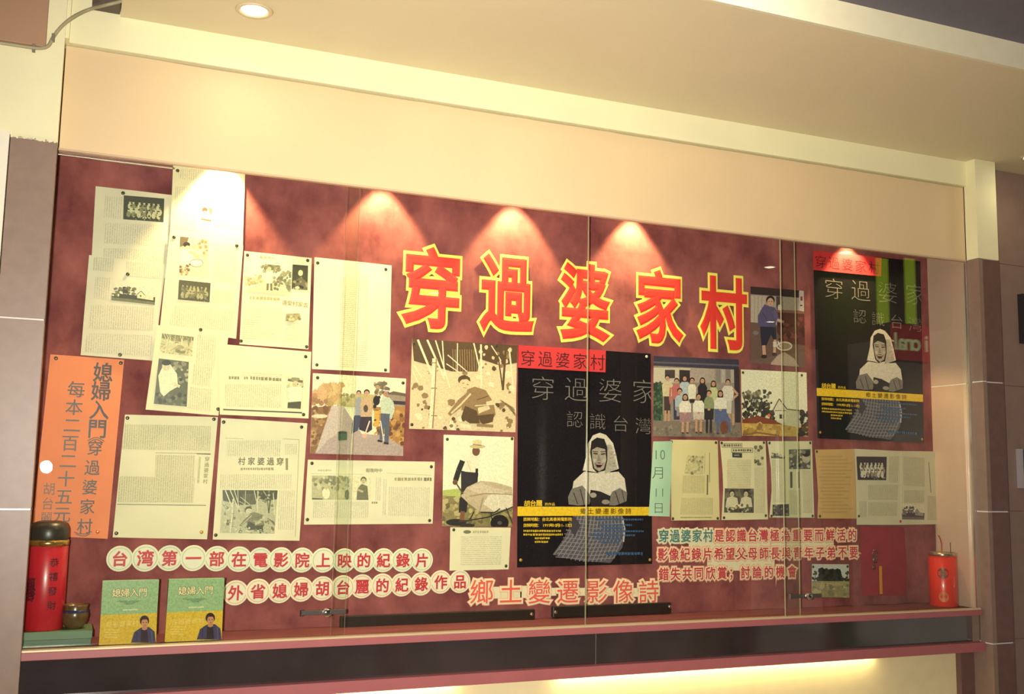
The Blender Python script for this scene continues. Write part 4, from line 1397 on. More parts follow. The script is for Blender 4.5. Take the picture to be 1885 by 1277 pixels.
q = [(355, 893), (610, 895), (612, 1125), (352, 1120)]
s = Sheet('photograph', 'small colour photograph of dark round trees over a pale field', 'photo', q, (150, 150, 130), K9, lift=0.004, bend=0.001, group=GF, short='the small tree photograph')
s.Pg(q, (196, 200, 190)).blobs(410, 940, 545, 1010, 70, (12, 28), [(40, 46, 42), (54, 60, 52), (34, 38, 36)], 3).blobs(356, 980, 610, 1010, 40, (6, 14), [(56, 62, 54), (44, 50, 46)], 4)
s.L([(377, 955), (376, 1000)], 4, (60, 60, 54)).blobs(362, 940, 392, 965, 8, (5, 10), [(70, 76, 66)], 5).L([(596, 955), (597, 1000)], 4, (60, 60, 54)).blobs(585, 940, 608, 965, 7, (5, 9), [(70, 76, 66)], 6)
s.Pg([(350, 1010), (615, 1012), (615, 1130), (350, 1130)], (146, 140, 104)).Pg([(350, 1022), (615, 1018), (615, 1040), (350, 1046)], (168, 158, 112)).blobs(355, 1030, 610, 1120, 30, (8, 24), [(158, 150, 110), (126, 124, 94), (176, 166, 124)], 7)
s.part('picture', q)
s.pins([(363, 912), (600, 910)])

# bent red panel with metal ring, discs and yellow strip at the lower right
s = Sheet('red_panel', 'plain red panel at the lower right of the board', 'cloth', [(690, 632), (990, 640), (1010, 900), (1000, 1110), (700, 1110)], (150, 44, 54), K9, lift=0.006, bend=0.006, pm=mat('red_matte', (146, 44, 54), 0.85, noise=0.1, scale=20))
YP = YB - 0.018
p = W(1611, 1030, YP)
e = empty('metal_pieces', p)
tag(e, 'small dull metal ring and discs on the red panel', 'charm')
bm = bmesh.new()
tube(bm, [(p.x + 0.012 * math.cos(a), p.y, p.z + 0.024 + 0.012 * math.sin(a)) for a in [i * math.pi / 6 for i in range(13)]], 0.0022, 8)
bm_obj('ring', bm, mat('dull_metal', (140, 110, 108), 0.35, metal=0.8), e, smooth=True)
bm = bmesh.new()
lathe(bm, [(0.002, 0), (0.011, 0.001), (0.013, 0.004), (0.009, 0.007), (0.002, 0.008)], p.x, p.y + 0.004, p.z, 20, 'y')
bm_obj('upper_disc', bm, MATS['dull_metal'], e, smooth=True)
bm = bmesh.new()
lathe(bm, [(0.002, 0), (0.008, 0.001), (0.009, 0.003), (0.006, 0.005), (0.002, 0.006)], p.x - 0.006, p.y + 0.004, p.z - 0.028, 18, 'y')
bm_obj('lower_disc', bm, MATS['dull_metal'], e, smooth=True)
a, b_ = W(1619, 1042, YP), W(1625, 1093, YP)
o = box('yellow_strip', a.x, b_.x, YP, YP + 0.003, b_.z, a.z, mat('yellow_card', (206, 140, 44), 0.6, noise=0.08), bev=0.0008)
tag(o, 'narrow upright yellow strip on the red panel', 'tag')

# ================================================================== CUT-OUT LETTERING


def glyph_obj(name, ch, c, w, h, y, m, parent, weight=0.0, bevel=0.0, thick=0.002, fit=None, smooth=False, skew=0.0):
    vs, fs = glyph(ch, weight, bevel)
    if fit:
        fv = glyph(ch, weight, fit)[0]
        x0, x1 = min(v[0] for v in fv), max(v[0] for v in fv)
        y0, y1 = min(v[1] for v in fv), max(v[1] for v in fv)
    elif fit == 0:
        x0, x1 = min(v[0] for v in vs), max(v[0] for v in vs)
        y0, y1 = min(v[1] for v in vs), max(v[1] for v in vs)
    else:
        x0, x1, y0, y1 = 0, 1, -0.115, 0.885
    zz = max(abs(v[2]) for v in vs) or 1
    me = bpy.data.meshes.new(name)
    pts = []
    for v in vs:
        gx, gy = (v[0] - (x0 + x1) / 2) / (x1 - x0) * w, (v[1] - (y0 + y1) / 2) / (y1 - y0) * h
        pts.append((c[0] + gx, y - v[2] / zz * thick / 2, c[1] + gy + skew * gx))
    me.from_pydata(pts, [], [tuple(reversed(f)) for f in fs])
    me.update()
    if thick and not bevel:
        # a thin card: give the flat outline a back
        bm = bmesh.new()
        bm.from_mesh(me)
        bmesh.ops.remove_doubles(bm, verts=bm.verts, dist=1e-6)
        bm.to_mesh(me)
        bm.free()
    o = link(name, me, m, parent)
    return o


TRED = mat('vermilion_card', (236, 62, 54), 0.5, noise=0.03)
TYEL = mat('lemon_card', (255, 244, 110), 0.5, noise=0.03)
GT = 'large outlined title characters'
for ch, x0, x1, yt, yb, en in (('穿', 731, 850, 447, 611, 'first'), ('過', 878, 989, 462, 624, 'second'), ('婆', 1025, 1131, 479, 634, 'third'), ('家', 1165, 1263, 490, 638, 'fourth'), ('村', 1284, 1378, 504, 649, 'fifth')):
    cx, cy = (x0 + x1) / 2, (yt + yb) / 2
    y = YB - 0.008
    a, b_, t, d = W(x0, cy, y), W(x1, cy, y), W(cx, yt, y), W(cx, yb, y)
    c = ((a.x + b_.x) / 2, (t.z + d.z) / 2)
    w, h = b_.x - a.x, t.z - d.z
    e = empty('title_character', (c[0], y, d.z))
    tag(e, 'big red title character %s with lemon outline, %s of the five in its row' % (ch, en), 'lettering', GT)
    glyph_obj('outline', ch, c, w, h, y, TYEL, e, bevel=0.068, thick=0.003, fit=0.068)
    glyph_obj('face', ch, c, w, h, y - 0.0022, TRED, e, bevel=0.030, thick=0.002, fit=0.068)

DISC = mat('white_card_disc', (236, 232, 206), 0.55, noise=0.02)
RIMG = mat('green_ring', (176, 206, 150), 0.55)
RIMO = mat('orange_ring', (232, 176, 130), 0.55)
DRED = mat('brick_red_ink', (196, 48, 60), 0.5, noise=0.04)
row1 = ((220.5, 1028, 23.8), (267.6, 1027, 25), (312, 1027, 24), (356, 1027, 24), (399, 1028, 23.5), (440, 1029, 23.5), (479, 1030, 23), (517, 1030, 23), (556, 1030.7, 23), (595, 1031, 22.8), (633.6, 1031.5, 22.6), (669.5, 1031, 22.5), (705.8, 1031, 22.2), (741.5, 1030.7, 22), (776.8, 1030.7, 21.6))
row2 = ((433.6, 1090.8, 23.4), (475, 1088, 23.2), (515, 1087, 23), (554.5, 1084.6, 22.8), (593.5, 1082.7, 22.6), (631.3, 1080.8, 22.4), (666.4, 1078.9, 22.4), (703.7, 1077.3, 22), (739.6, 1076, 21.8), (775.3, 1074.5, 21.6), (811.2, 1071, 21.6), (846.5, 1070, 21.4))


def disc(ch, px, py, r, ring, label, group, i):
    y = YB - 0.004 - (i % 2) * 0.002
    c = W(px, py, y)
    R_ = (W(px, py - r, y).z - W(px, py + r, y).z) / 2
    e = empty('letter_disc', (c.x, y, c.z - R_))
    tag(e, label, 'disc', group)
    bm = bmesh.new()
    lathe(bm, [(R_ * .98, -0.001), (R_, -0.0004), (R_ * .985, 0.0006)], c.x, y, c.z, 36, 'y')
    bm_obj('disc', bm, DISC, e)
    bm = bmesh.new()
    n = 40
    for k in range(n):
        a0, a1 = 2 * math.pi * k / n, 2 * math.pi * (k + 1) / n
        q = [bm.verts.new((c.x + R_ * f * math.cos(a), y - 0.0009, c.z + R_ * f * math.sin(a))) for f, a in ((.80, a0), (.86, a0), (.86, a1), (.80, a1))]
        bm.faces.new(q[::-1])
    bmesh.ops.remove_doubles(bm, verts=bm.verts, dist=1e-5)
    for f in bm.faces:
        f.normal_update()
        if f.normal.y > 0:
            f.normal_flip()
    bm_obj('ring', bm, ring, e)
    glyph_obj('character', ch, (c.x, c.z), R_ * 1.22, R_ * 1.22, y - 0.0013, DRED, e, bevel=0.028, thick=0.0006)


MEAN = dict(zip('台湾第一部在電影院上映的紀錄片外省媳婦胡麗作品', 'platform bay ordinal one section at electricity shadow courtyard up projected belonging period recorded slice outside province daughter-in-law wife beard beautiful making goods'.split()))
for i, (ch, (px, py, r)) in enumerate(zip('台湾第一部在電影院上映的紀錄片', row1)):
    disc(ch, px, py, r, RIMG, 'round white disc with green ring and red character %s meaning %s' % (ch, MEAN[ch]), 'row of green ringed letter discs', i)
for i, (ch, (px, py, r)) in enumerate(zip('外省媳婦胡台麗的紀錄作品', row2)):
    disc(ch, px, py, r, RIMO, 'round white disc with orange ring and red character %s meaning %s' % (ch, MEAN[ch]), 'row of orange ringed letter discs', i)

BACK = mat('cream_cutout_card', (238, 226, 190), 0.55, noise=0.02)
PINK = mat('coral_ink', (236, 96, 84), 0.5)
CORAL = mat('pale_coral_edge', (246, 178, 150), 0.5)
y = YB - 0.006
c0 = W(1041, 1112, y)
e = empty('letter_strip', c0)
tag(e, 'cream cut-out strip of seven coral outlined characters above the black bars', 'lettering')
xs = (886.5, 940, 992.6, 1044.8, 1097.9, 1147, 1193.8)
for i, (ch, px) in enumerate(zip('鄉土變遷影像詩', xs)):
    h = 48 - i * 0.6
    c = W(px, 1088, y)
    hh = W(px, 1088 - h / 2, y).z - W(px, 1088 + h / 2, y).z
    ww = hh * 1.02
    glyph_obj('character_edge', ch, (c.x, c.z), ww, hh, y - 0.0003, CORAL, e, bevel=0.092, thick=0.0012)
    glyph_obj('character_backing', ch, (c.x, c.z), ww, hh, y - 0.0012, BACK, e, bevel=0.066, thick=0.0006)
    glyph_obj('character', ch, (c.x, c.z), ww, hh, y - 0.0018, PINK, e, bevel=0.006, thick=0.0004)
for a, b_, t, d in ((906, 922, 1080, 1101), (958, 974, 1078, 1100), (1010, 1024, 1082, 1096), (1062, 1078, 1082, 1096), (1114, 1130, 1082, 1096), (1164, 1178, 1082, 1098), (922, 960, 1080, 1104)):
    p, q = W(a, t, y), W(b_, d, y)
    box('joining_piece', p.x, q.x, y - 0.0002, y + 0.0006, q.z, p.z, BACK, e)

y = YB - 0.006
e = empty('caption_cutout', W(1390, 1065, y))
tag(e, 'cream cut-out caption of three lines of small red and teal characters', 'lettering')
TEAL = mat('teal_ink', (74, 128, 128), 0.5)
CRED = mat('crimson_ink', (204, 60, 74), 0.5)
PKE = mat('pink_edge', (240, 168, 140), 0.5)
for line, p0, p1, h0, h1 in (('穿過婆家村是認識台灣極為重要而鮮活的', (1221.5, 986), (1568.5, 984), 25, 23), ('影像紀錄片希望父母師長與青年子弟不要', (1219.5, 1020), (1571, 1016), 25, 23), ('錯失共同欣賞；討論的機會', (1221.5, 1056), (1457.5, 1051.5), 25, 23.5)):
    n = len(line)
    for i, ch in enumerate(line):
        t = i / (n - 1)
        px, py, h = p0[0] + (p1[0] - p0[0]) * t, p0[1] + (p1[1] - p0[1]) * t, h0 + (h1 - h0) * t
        c = W(px, py, y)
        hh = W(px, py - h / 2, y).z - W(px, py + h / 2, y).z
        g = line[0] == '穿' and i < 5
        glyph_obj('character_edge', ch, (c.x, c.z), hh * 0.9, hh, y - 0.0003, BACK if g else PKE, e, bevel=0.16, thick=0.001)
        if not g:
            glyph_obj('character_backing', ch, (c.x, c.z), hh * 0.9, hh, y - 0.001, BACK, e, bevel=0.10, thick=0.0005)
        glyph_obj('character', ch, (c.x, c.z), hh * 0.9, hh, y - 0.0016, TEAL if g else CRED, e, bevel=0.022, thick=0.0005)
for x0, y0, x1, y1 in ((1268, 990, 1535, 1016), (1302, 1022, 1426, 1050), (1228, 980, 1562, 992), (1226, 1013, 1564, 1025), (1230, 1048, 1336, 1062), (1364, 1046, 1452, 1060)):
    pts = [W(*p, y) for p in ((x0, y0), (x1, y0), (x1, y1), (x0, y1))]
    bm = bmesh.new()
    bm.faces.new([bm.verts.new((p.x, y + 0.0004, p.z)) for p in pts])
    r = bmesh.ops.extrude_face_region(bm, geom=list(bm.faces))
    for v in [g for g in r['geom'] if isinstance(g, bmesh.types.BMVert)]:
        v.co.y += 0.0008
    bmesh.ops.recalc_face_normals(bm, faces=bm.faces)
    bm_obj('backing_card', bm, BACK, e)

# ================================================================== PINS
PCOL = {'dark': ((74, 72, 54), 'dark'), 'white': ((226, 220, 206), 'white'), 'gold': ((190, 150, 70), 'brassy'), 'red': ((190, 40, 46), 'red'), 'orange': ((214, 120, 66), 'orange')}
bm = bmesh.new()
lathe(bm, [(0.0008, -0.004), (0.0008, 0.0), (0.0048, 0.0002), (0.0053, 0.0008), (0.0046, 0.0016), (0.0022, 0.0021)], 0, 0, 0, 14, 'y')
pin_me = bpy.data.meshes.new('push_pin')
bm.to_mesh(pin_me)
bm.free()
for p in pin_me.polygons:
    p.use_smooth = True
PM = {}
for x, yy, z, col, short, where in PIN_SPOTS:
    if col not in PM:
        PM[col] = pin_me.copy()
        PM[col].materials.append(mat('pin_' + PCOL[col][1], PCOL[col][0], 0.3, metal=0.2, noise=0.1, scale=300))
    o = bpy.data.objects.new('push_pin', PM[col])
    COL.objects.link(o)
    o.location = (x, yy, z)
    tag(o, '%s push pin, %s of %s' % (PCOL[col][1], where, short), 'push pin', '%s push pins in %s' % (PCOL[col][1], short))

# ================================================================== THINGS ON THE SHOWCASE FLOOR
# two copies of a book leaning upright against the glass
GB = 'two copies of the green and yellow book'
for (tl, tr, br, bl), lab in ((((189, 1069), (292, 1067), (287, 1183), (182, 1187)), 'green and yellow paperback book standing beside the small pot'), (((311, 1066), (413, 1064), (408, 1177), (303, 1181)), 'green and yellow paperback book standing next to the orange ringed discs')):
    base = Wz((bl[0] + br[0]) / 2, (bl[1] + br[1]) / 2, ZS + 0.003)
    yb = max(0.04, min(0.13, base.y))
    q = [tl, tr, br, bl]
    w = [W(*p, yb) for p in q]
    x0, x1 = (w[0].x + w[3].x) / 2, (w[1].x + w[2].x) / 2
    z1, z0 = (w[0].z + w[1].z) / 2, ZS - 0.003
    e = empty('book', ((x0 + x1) / 2, yb, z0))
    tag(e, lab, 'book', GB)
    GREEN, YELB = (150, 182, 132), (216, 180, 60)
    box('pages', x0 + 0.002, x1 - 0.002, yb + 0.0012, yb + 0.014, z0 + 0.002, z1 - 0.002, mat('book_pages', (226, 214, 178), 0.7), e)
    bm = bmesh.new()
    bx(bm, x0, x1, yb, yb + 0.0012, z0, z1)
    bx(bm, x0, x1, yb + 0.014, yb + 0.0152, z0, z1)
    bx(bm, x0, x0 + 0.0012, yb, yb + 0.0152, z0, z1)
    cov = bm_obj('cover', bm, mat('book_cover', GREEN, 0.4), e)
    s = Sheet('cover_print', '', '', q, GREEN, (0, 0, 1), Y=yb, paper=False)
    BK = (0, 940, 3.79)
    bq = [(713, 490), (1110, 478), (1095, 925), (690, 945)]
    s.H = homography([(x / 3.79, 940 + yy / 3.79) for x, yy in bq], [(s_[0], s_[1]) for s_ in q])
    s.k = BK
    s.Pg(bq, GREEN)
    s.Pg([(700, 732), (1104, 712), (1095, 925), (690, 945)], YELB)
    s.txt('媳婦入門', (812, 573), (1000, 566), 64, (84, 74, 60), 0.05)
    s.txt('媳婦入門', (812, 573), (1000, 566), 64, (240, 226, 170), 0.012)
    for i, (a, b_) in enumerate(((815, 985), (840, 965), (865, 945), (880, 930))):
        s.dashes(a, 632 + i * 7, b_, 6, (96, 124, 96), i + 1, 629 + i * 7)
    s.dashes(855, 694, 965, 11, (222, 222, 176), 3, 690)
    s.txt('穿過婆家村', (760, 798), (948, 786), 42, (230, 206, 122), 0.0)
    for i in range(4):
        s.dashes(728, 836 + i * 17, 840 - i * 6, 9, (228, 202, 112), i)
    s.Pg([(918, 925), (940, 850), (985, 818), (1045, 812), (1085, 845), (1094, 925)], (70, 66, 96))
    s.Pg([(985, 925), (990, 830), (1032, 826), (1042, 925)], (54, 40, 52))
    s.L([(960, 845), (955, 920)], 6, (54, 50, 78)).L([(1062, 838), (1070, 920)], 6, (92, 90, 122))
    s.E(1012, 768, 34, 38, (58, 40, 38)).E(1014, 784, 24, 32, (196, 138, 104)).Pg([(1000, 808), (1030, 806), (1032, 828), (1014, 836), (994, 830)], (190, 130, 98))
    s.Pg([(984, 776), (990, 745), (1015, 735), (1040, 748), (1044, 774), (1030, 758), (1000, 760)], (58, 40, 38))
    s.L([(1000, 782), (1010, 782)], 4, (60, 40, 36)).L([(1020, 781), (1030, 780)], 4, (60, 40, 36)).L([(1008, 802), (1022, 801)], 4, (150, 70, 64))
    s.part('cover_print', bq, parent=cov, pm=M_GLOSSY)

# green box, red canister with dark cap, small pot
gy0, gy1 = 0.045, 0.165
p, q_ = W(44, 1170, gy0), W(168, 1166, gy0)
gx0, gx1, gz = XL - 0.01, W(170, 1172, gy0).x, ZS + 0.036
e = empty('flat_box', ((gx0 + gx1) / 2, gy0, ZS))
tag(e, 'flat green box lying under the red canister and the small pot', 'box')
GBX = mat('green_card', (74, 106, 82), 0.4, noise=0.08, scale=20)
box('base', gx0 + 0.002, gx1 - 0.002, gy0 + 0.002, gy1 - 0.002, ZS - 0.004, ZS + 0.022, GBX, e, bev=0.001)
box('lid', gx0, gx1, gy0, gy1, ZS + 0.014, gz, mat('green_card_lid', (92, 122, 92), 0.35, noise=0.06, scale=20), e, bev=0.0015)
cx, cy, R_ = W(82, 1100, 0.10).x, 0.102, 0.051
zt = W(82, 1003, 0.10).z
e = empty('tea_canister', (cx, cy, gz))
tag(e, 'tall red canister with gold rim and dark cap standing on the green box', 'canister')
bm = bmesh.new()
lathe(bm, [(R_ * .96, 0), (R_, 0.003), (R_, zt - gz - 0.002), (R_ * .97, zt - gz)], cx, cy, gz, 48)
bod = bm_obj('body', bm, mat('red_tin', (190, 36, 50), 0.3, noise=0.06, scale=15, coat=0.3), e, smooth=True)
bm = bmesh.new()
lathe(bm, [(R_ * .985, -0.001), (R_ * 1.02, 0.0), (R_ * 1.03, 0.008), (R_ * 1.0, 0.014), (R_ * .96, 0.015)], cx, cy, zt, 48)
bm_obj('rim', bm, mat('gold_tin', (206, 170, 96), 0.2, metal=0.9), e, smooth=True)
bm = bmesh.new()
lathe(bm, [(R_ * .97, 0), (R_ * 1.0, 0.004), (R_ * .98, 0.03), (R_ * .84, 0.044), (R_ * .5, 0.05)], cx, cy, zt + 0.014, 40)
bm_obj('cap', bm, mat('dark_cap', (52, 48, 44), 0.35, noise=0.2, scale=60), e, smooth=True)


def cyl_glyph(name, ch, th, z, size, cx, cy, R, m, parent, weight=0.02):
    vs, fs = glyph(ch, weight)
    me = bpy.data.meshes.new(name)
    pts = []
    for x, y, _ in vs:
        a = th + (x - 0.5) * size / R
        rr = R + 0.0006 + _ * 0.01
        pts.append((cx + rr * math.cos(a), cy + rr * math.sin(a), z + (y - 0.385) * size))
    me.from_pydata(pts, [], [tuple(f) for f in fs])
    return link(name, me, m, parent)


CINK = mat('canister_ink', (92, 26, 40), 0.4)
for i, ch in enumerate('恭禧發財'):
    cyl_glyph('character', ch, -math.pi / 2 + 0.38, W(92, 1035 + i * 26.5, 0.05).z, 0.024, cx, cy, R_, CINK, bod)
for i in range(3):
    cyl_glyph('emblem_mark', '福祿壽'[i], -math.pi / 2 - 0.72, W(60, 1072 + i * 13, 0.06).z, 0.03 - 0.004 * abs(i - 1), cx, cy, R_, CINK, bod, 0.03)
px_ = W(137, 1150, 0.10)
prr = 0.034
e = empty('glazed_pot', (px_.x, 0.095, gz))
tag(e, 'small round brown and blue glazed pot on the green box', 'pot')
bm = bmesh.new()
lathe(bm, [(prr * .6, 0), (prr * .66, 0.003), (prr * .95, 0.018), (prr * 1.02, 0.036), (prr * .92, 0.047), (prr * .88, 0.05), (prr * .96, 0.06), (prr * .9, 0.062), (prr * .8, 0.05), (prr * .84, 0.03), (prr * .3, 0.01)], px_.x, 0.095, gz, 36)
bm_obj('body', bm, mat('brown_glaze', (92, 70, 44), 0.25, noise=0.35, scale=40, coat=0.4), e, smooth=True)
bm = bmesh.new()
lathe(bm, [(prr * .99, 0.038), (prr * .975, 0.0405), (prr * .94, 0.0475), (prr * .9, 0.049)], px_.x, 0.095, gz, 36)
bm_obj('blue_band', bm, mat('blue_glaze', (44, 52, 84), 0.25, coat=0.4), e, smooth=True)

# red canister at the right with a drinking straw like stick
y = 0.10
a, b_ = W(1717, 1060, y), W(1755, 1060, y)
cx, R_ = (a.x + b_.x) / 2, (b_.x - a.x) / 2
zt = W(1736, 1022, y).z
e = empty('gift_canister', (cx, y, ZS))
tag(e, 'orange red canister with silver rim and thin sticks, by the pale side panel', 'canister')
RT = mat('orange_red_tin', (226, 54, 36), 0.3, noise=0.05, scale=12, coat=0.3)
bm = bmesh.new()
lathe(bm, [(R_ * .96, -0.004), (R_, 0.0), (R_, zt - ZS - 0.001), (R_ * .96, zt - ZS)], cx, y, ZS, 40)
bod = bm_obj('body', bm, RT, e, smooth=True)
bm = bmesh.new()
lathe(bm, [(R_ * .97, 0), (R_ * 1.03, 0.002), (R_ * 1.02, 0.012), (R_ * .9, 0.013), (R_ * .86, 0.009), (R_ * .2, 0.009)], cx, y, zt - 0.001, 40)
bm_obj('rim', bm, mat('silver_tin', (206, 190, 170), 0.22, metal=0.9), e, smooth=True)


def cyl_patch(name, th, z, rw, rh, m, R):
    bm = bmesh.new()
    n = 24
    c = bm.verts.new((cx + R * math.cos(th), y + R * math.sin(th), z))
    ring = [bm.verts.new((cx + R * math.cos(th + rw / R * math.cos(t)), y + R * math.sin(th + rw / R * math.cos(t)), z + rh * math.sin(t))) for t in [2 * math.pi * i / n for i in range(n)]]
    for i in range(n):
        bm.faces.new((c, ring[i], ring[(i + 1) % n]))
    bm_obj(name, bm, m, bod)


tv = math.atan2(-3.0 - y, 0 - cx)
cyl_patch('round_emblem', tv + 0.0, W(1735, 1053, y).z, 0.021, 0.021, mat('dark_red_ink', (146, 40, 34), 0.35), R_ + 0.0005)
cyl_patch('round_emblem', tv + 0.0, W(1735, 1096, y).z, 0.018, 0.019, mat('amber_ink', (206, 108, 40), 0.35), R_ + 0.0005)
cyl_glyph('emblem_character', '福', tv, W(1735, 1053, y).z, 0.024, cx, y, R_ + 0.0006, mat('olive_ink', (120, 96, 60), 0.4), bod)
for pts, m_, r in (([W(1733, 1018, y), W(1733, 1003, y), W(1731, 993, y), W(1727, 985, y)], mat('red_stick', (186, 70, 64), 0.4), 0.002), ([W(1750, 1020, y), W(1749, 998, y)], mat('dark_stick', (90, 66, 70), 0.4), 0.0015)):
    bm = bmesh.new()
    tube(bm, smooth_pts(pts, 4), r, 8)
    bm_obj('stick', bm, m_, e, smooth=True)

# black bars with bright end screws low on the board
GK = 'black bars along the foot of the board'
for (x0, x1, yc0, yc1), lab, screws in (((627, 985, 1146, 1131), 'long black flat bar beneath the orange ringed discs', (978,)), ((1018, 1236, 1128, 1117), 'shorter black flat bar below the coral character strip', (1022, 1232))):
    yb = YB - 0.024
    a, b_ = W(x0, yc0, yb), W(x1, yc1, yb)
    zc = (a.z + b_.z) / 2
    e = empty('black_bar', ((a.x + b_.x) / 2, yb, zc - 0.018))
    tag(e, lab, 'bar', GK)
    box('bar', a.x, b_.x, yb, yb + 0.018, zc - 0.018, zc + 0.018, mat('black_lacquer', (40, 34, 30), 0.35, noise=0.1), e, bev=0.003)
    for f in (0.06, 0.94):
        xx = a.x + (b_.x - a.x) * f
        box('foot', xx - 0.008, xx + 0.008, yb + 0.017, YB + 0.006, zc - 0.012, zc + 0.012, MATS['black_lacquer'], e)
    for sx in screws:
        p = W(sx, yc0 + (yc1 - yc0) * (sx - x0) / (x1 - x0) - 1, yb)
        bm = bmesh.new()
        lathe(bm, [(0.006, 0), (0.0065, 0.003), (0.0045, 0.006), (0.001, 0.007)], p.x, yb, p.z, 16, 'y')
        bm_obj('screw', bm, CHROME, e, smooth=True)

# showcase locks clipped on the overlapping panes
for (px, py), lab in (((601, 1127), 'chrome showcase lock on the glass overlap near the orange ringed discs'), ((1487, 1097), 'chrome showcase lock on the glass overlap beside the small tree photograph')):
    p = W(px, py, 0.0)
    e = empty('showcase_lock', p)
    tag(e, lab, 'lock', 'locks on the sliding glass')
    box('ratchet_bar', p.x - 0.072, p.x + 0.058, 0.0045, 0.0085, p.z - 0.0065, p.z + 0.0065, mat('ratchet_steel', (110, 104, 100), 0.3, metal=0.7), e, bev=0.001)
    bm = bmesh.new()
    lathe(bm, [(0.011, -0.004), (0.0115, 0.0), (0.0115, 0.012), (0.0098, 0.0145), (0.0035, 0.015)], p.x, 0.0, p.z, 28, 'y')
    cyl = bm_obj('cylinder', bm, CHROME, e, smooth=True)
    bm = bmesh.new()
    lathe(bm, [(0.0035, 0.0148), (0.0035, 0.0156)], p.x, 0.0, p.z, 12, 'y')
    bm_obj('keyhole', bm, mat('keyhole_black', (20, 18, 18), 0.6), cyl)
    box('end_stop', p.x - 0.075, p.x - 0.071, 0.002, 0.0095, p.z - 0.009, p.z + 0.009, CHROME, e)

# ================================================================== LAMPS
BULB = mat('warm_bulb', (255, 236, 190), 0.4, emit=(255, 226, 160), estr=14)
CAN = mat('lamp_can', (120, 112, 100), 0.35, metal=0.6)
for i, px in enumerate((405, 702, 945, 1162, 1558)):
    x = W(px, 400, YB).x
    z = 2.462
    yl = YB - 0.062
    e = empty('showcase_spotlight', (x, yl, z + 0.178))
    near = ('above the tall strip of newspaper', 'above the plain typed letter', 'above the second big title character', 'above the fourth big title character', 'above the poster near the side panel')[i]
    tag(e, 'small warm spotlight inside the showcase top %s' % near, 'lamp', 'spotlights inside the showcase top')
    bm = bmesh.new()
    prof = [(0.034, 0.0), (0.036, 0.0), (0.036, 0.05), (0.02, 0.062), (0.008, 0.064), (0.008, 0.180)]
    lathe_open = [(r, h) for r, h in prof]
    rings = []
    n = 28
    for r, h in [(0.026, 0.045), (0.033, 0.002)] + lathe_open:
        rings.append([bm.verts.new((x + r * math.cos(2 * math.pi * k / n), yl + r * math.sin(2 * math.pi * k / n), z + h)) for k in range(n)])
    for a, b_ in zip(rings, rings[1:]):
        for k in range(n):
            bm.faces.new((a[k], a[(k + 1) % n], b_[(k + 1) % n], b_[k]))
    bm.faces.new(rings[-1])
    bmesh.ops.recalc_face_normals(bm, faces=bm.faces)
    bm_obj('housing', bm, CAN, e, smooth=True)
    bm = bmesh.new()
    lathe(bm, [(0.002, 0.022), (0.012, 0.024), (0.018, 0.034), (0.016, 0.044), (0.004, 0.046)], x, yl, z, 20)
    bm_obj('bulb', bm, BULB, e, smooth=True)
    add_light('SPOT', 'spot_beam', (x, yl, z + 0.012), SPOT_E * (1.5, 1.0, 1.0, 1.0, 0.75)[i], WARM, rot=(0, 0, 0), parent=None, spot_size=math.radians(78), spot_blend=0.35, shadow_soft_size=0.012)


def downlight(x, y, z, label, power, size=150):
    e = empty('downlight', (x, y, z))
    tag(e, label, 'lamp', 'recessed ceiling downlights')
    bm = bmesh.new()
    lathe(bm, [(0.034, 0.0005), (0.046, -0.0005), (0.050, -0.003), (0.047, -0.006), (0.038, -0.005), (0.034, -0.001)], x, y, z, 40)
    bm_obj('trim_ring', bm, mat('pale_ring', (214, 196, 160), 0.4), e, smooth=True)
    bm = bmesh.new()
    lathe(bm, [(0.004, -0.006), (0.02, -0.0055), (0.033, -0.003), (0.034, 0.0)], x, y, z, 32)
    bm_obj('bulb', bm, mat('downlight_bulb', (255, 248, 226), 0.4, emit=(255, 240, 205), estr=10), e, smooth=True)
    add_light('SPOT', 'downlight_beam', (x, y, z - 0.012), power, (1.0, 0.83, 0.58), spot_size=math.radians(size), spot_blend=0.9, shadow_soft_size=0.03)
    return e


p = Wz(468, 18, ZCEIL)
downlight(p.x, p.y, ZCEIL, 'recessed round downlight lit in the soffit above the header board', 2.2)
downlight(3.33, -0.18, ZCEIL, 'recessed round downlight in the soffit above the right pillar', 1.2)
for i, (x, y) in enumerate(((3.98, -2.29), (4.10, -1.77), (1.5, -1.45), (2.4, -4.2), (5.4, -4.2))):
    downlight(x, y, 2.822, 'recessed downlight in the hall ceiling, %s' % ('over the walkway', 'near the end of the soffit', 'in front of the showcase', 'in the middle of the hall', 'near the far column')[i], (2.5, 2.5, 14, 80, 80)[i])

# fluorescent tubes hidden under the lower ledge
for i, (x0, x1) in enumerate(((-0.05, 1.13), (1.42, 2.72))):
    e = empty('tube_lamp', ((x0 + x1) / 2, 0.03, 0.885))
    tag(e, 'fluorescent tube under the lower ledge, %s' % ('nearer the left pillar' if i == 0 else 'nearer the right pillar'), 'lamp', 'tubes under the lower ledge')
    box('batten', x0, x1, 0.012, 0.048, 0.889, 0.892, mat('batten_white', (226, 222, 210), 0.5), e)
    bm = bmesh.new()
    tube(bm, [(x0 + 0.02, 0.03, 0.8815), (x1 - 0.02, 0.03, 0.8815)], 0.007, 14)
    bm_obj('tube', bm, mat('tube_glow', (255, 246, 214), 0.4, emit=(255, 238, 176), estr=13.0), e, smooth=True)
    for xx in (x0 + 0.01, x1 - 0.022):
        box('holder', xx, xx + 0.012, 0.02, 0.04, 0.873, 0.8895, MATS['batten_white'], e)

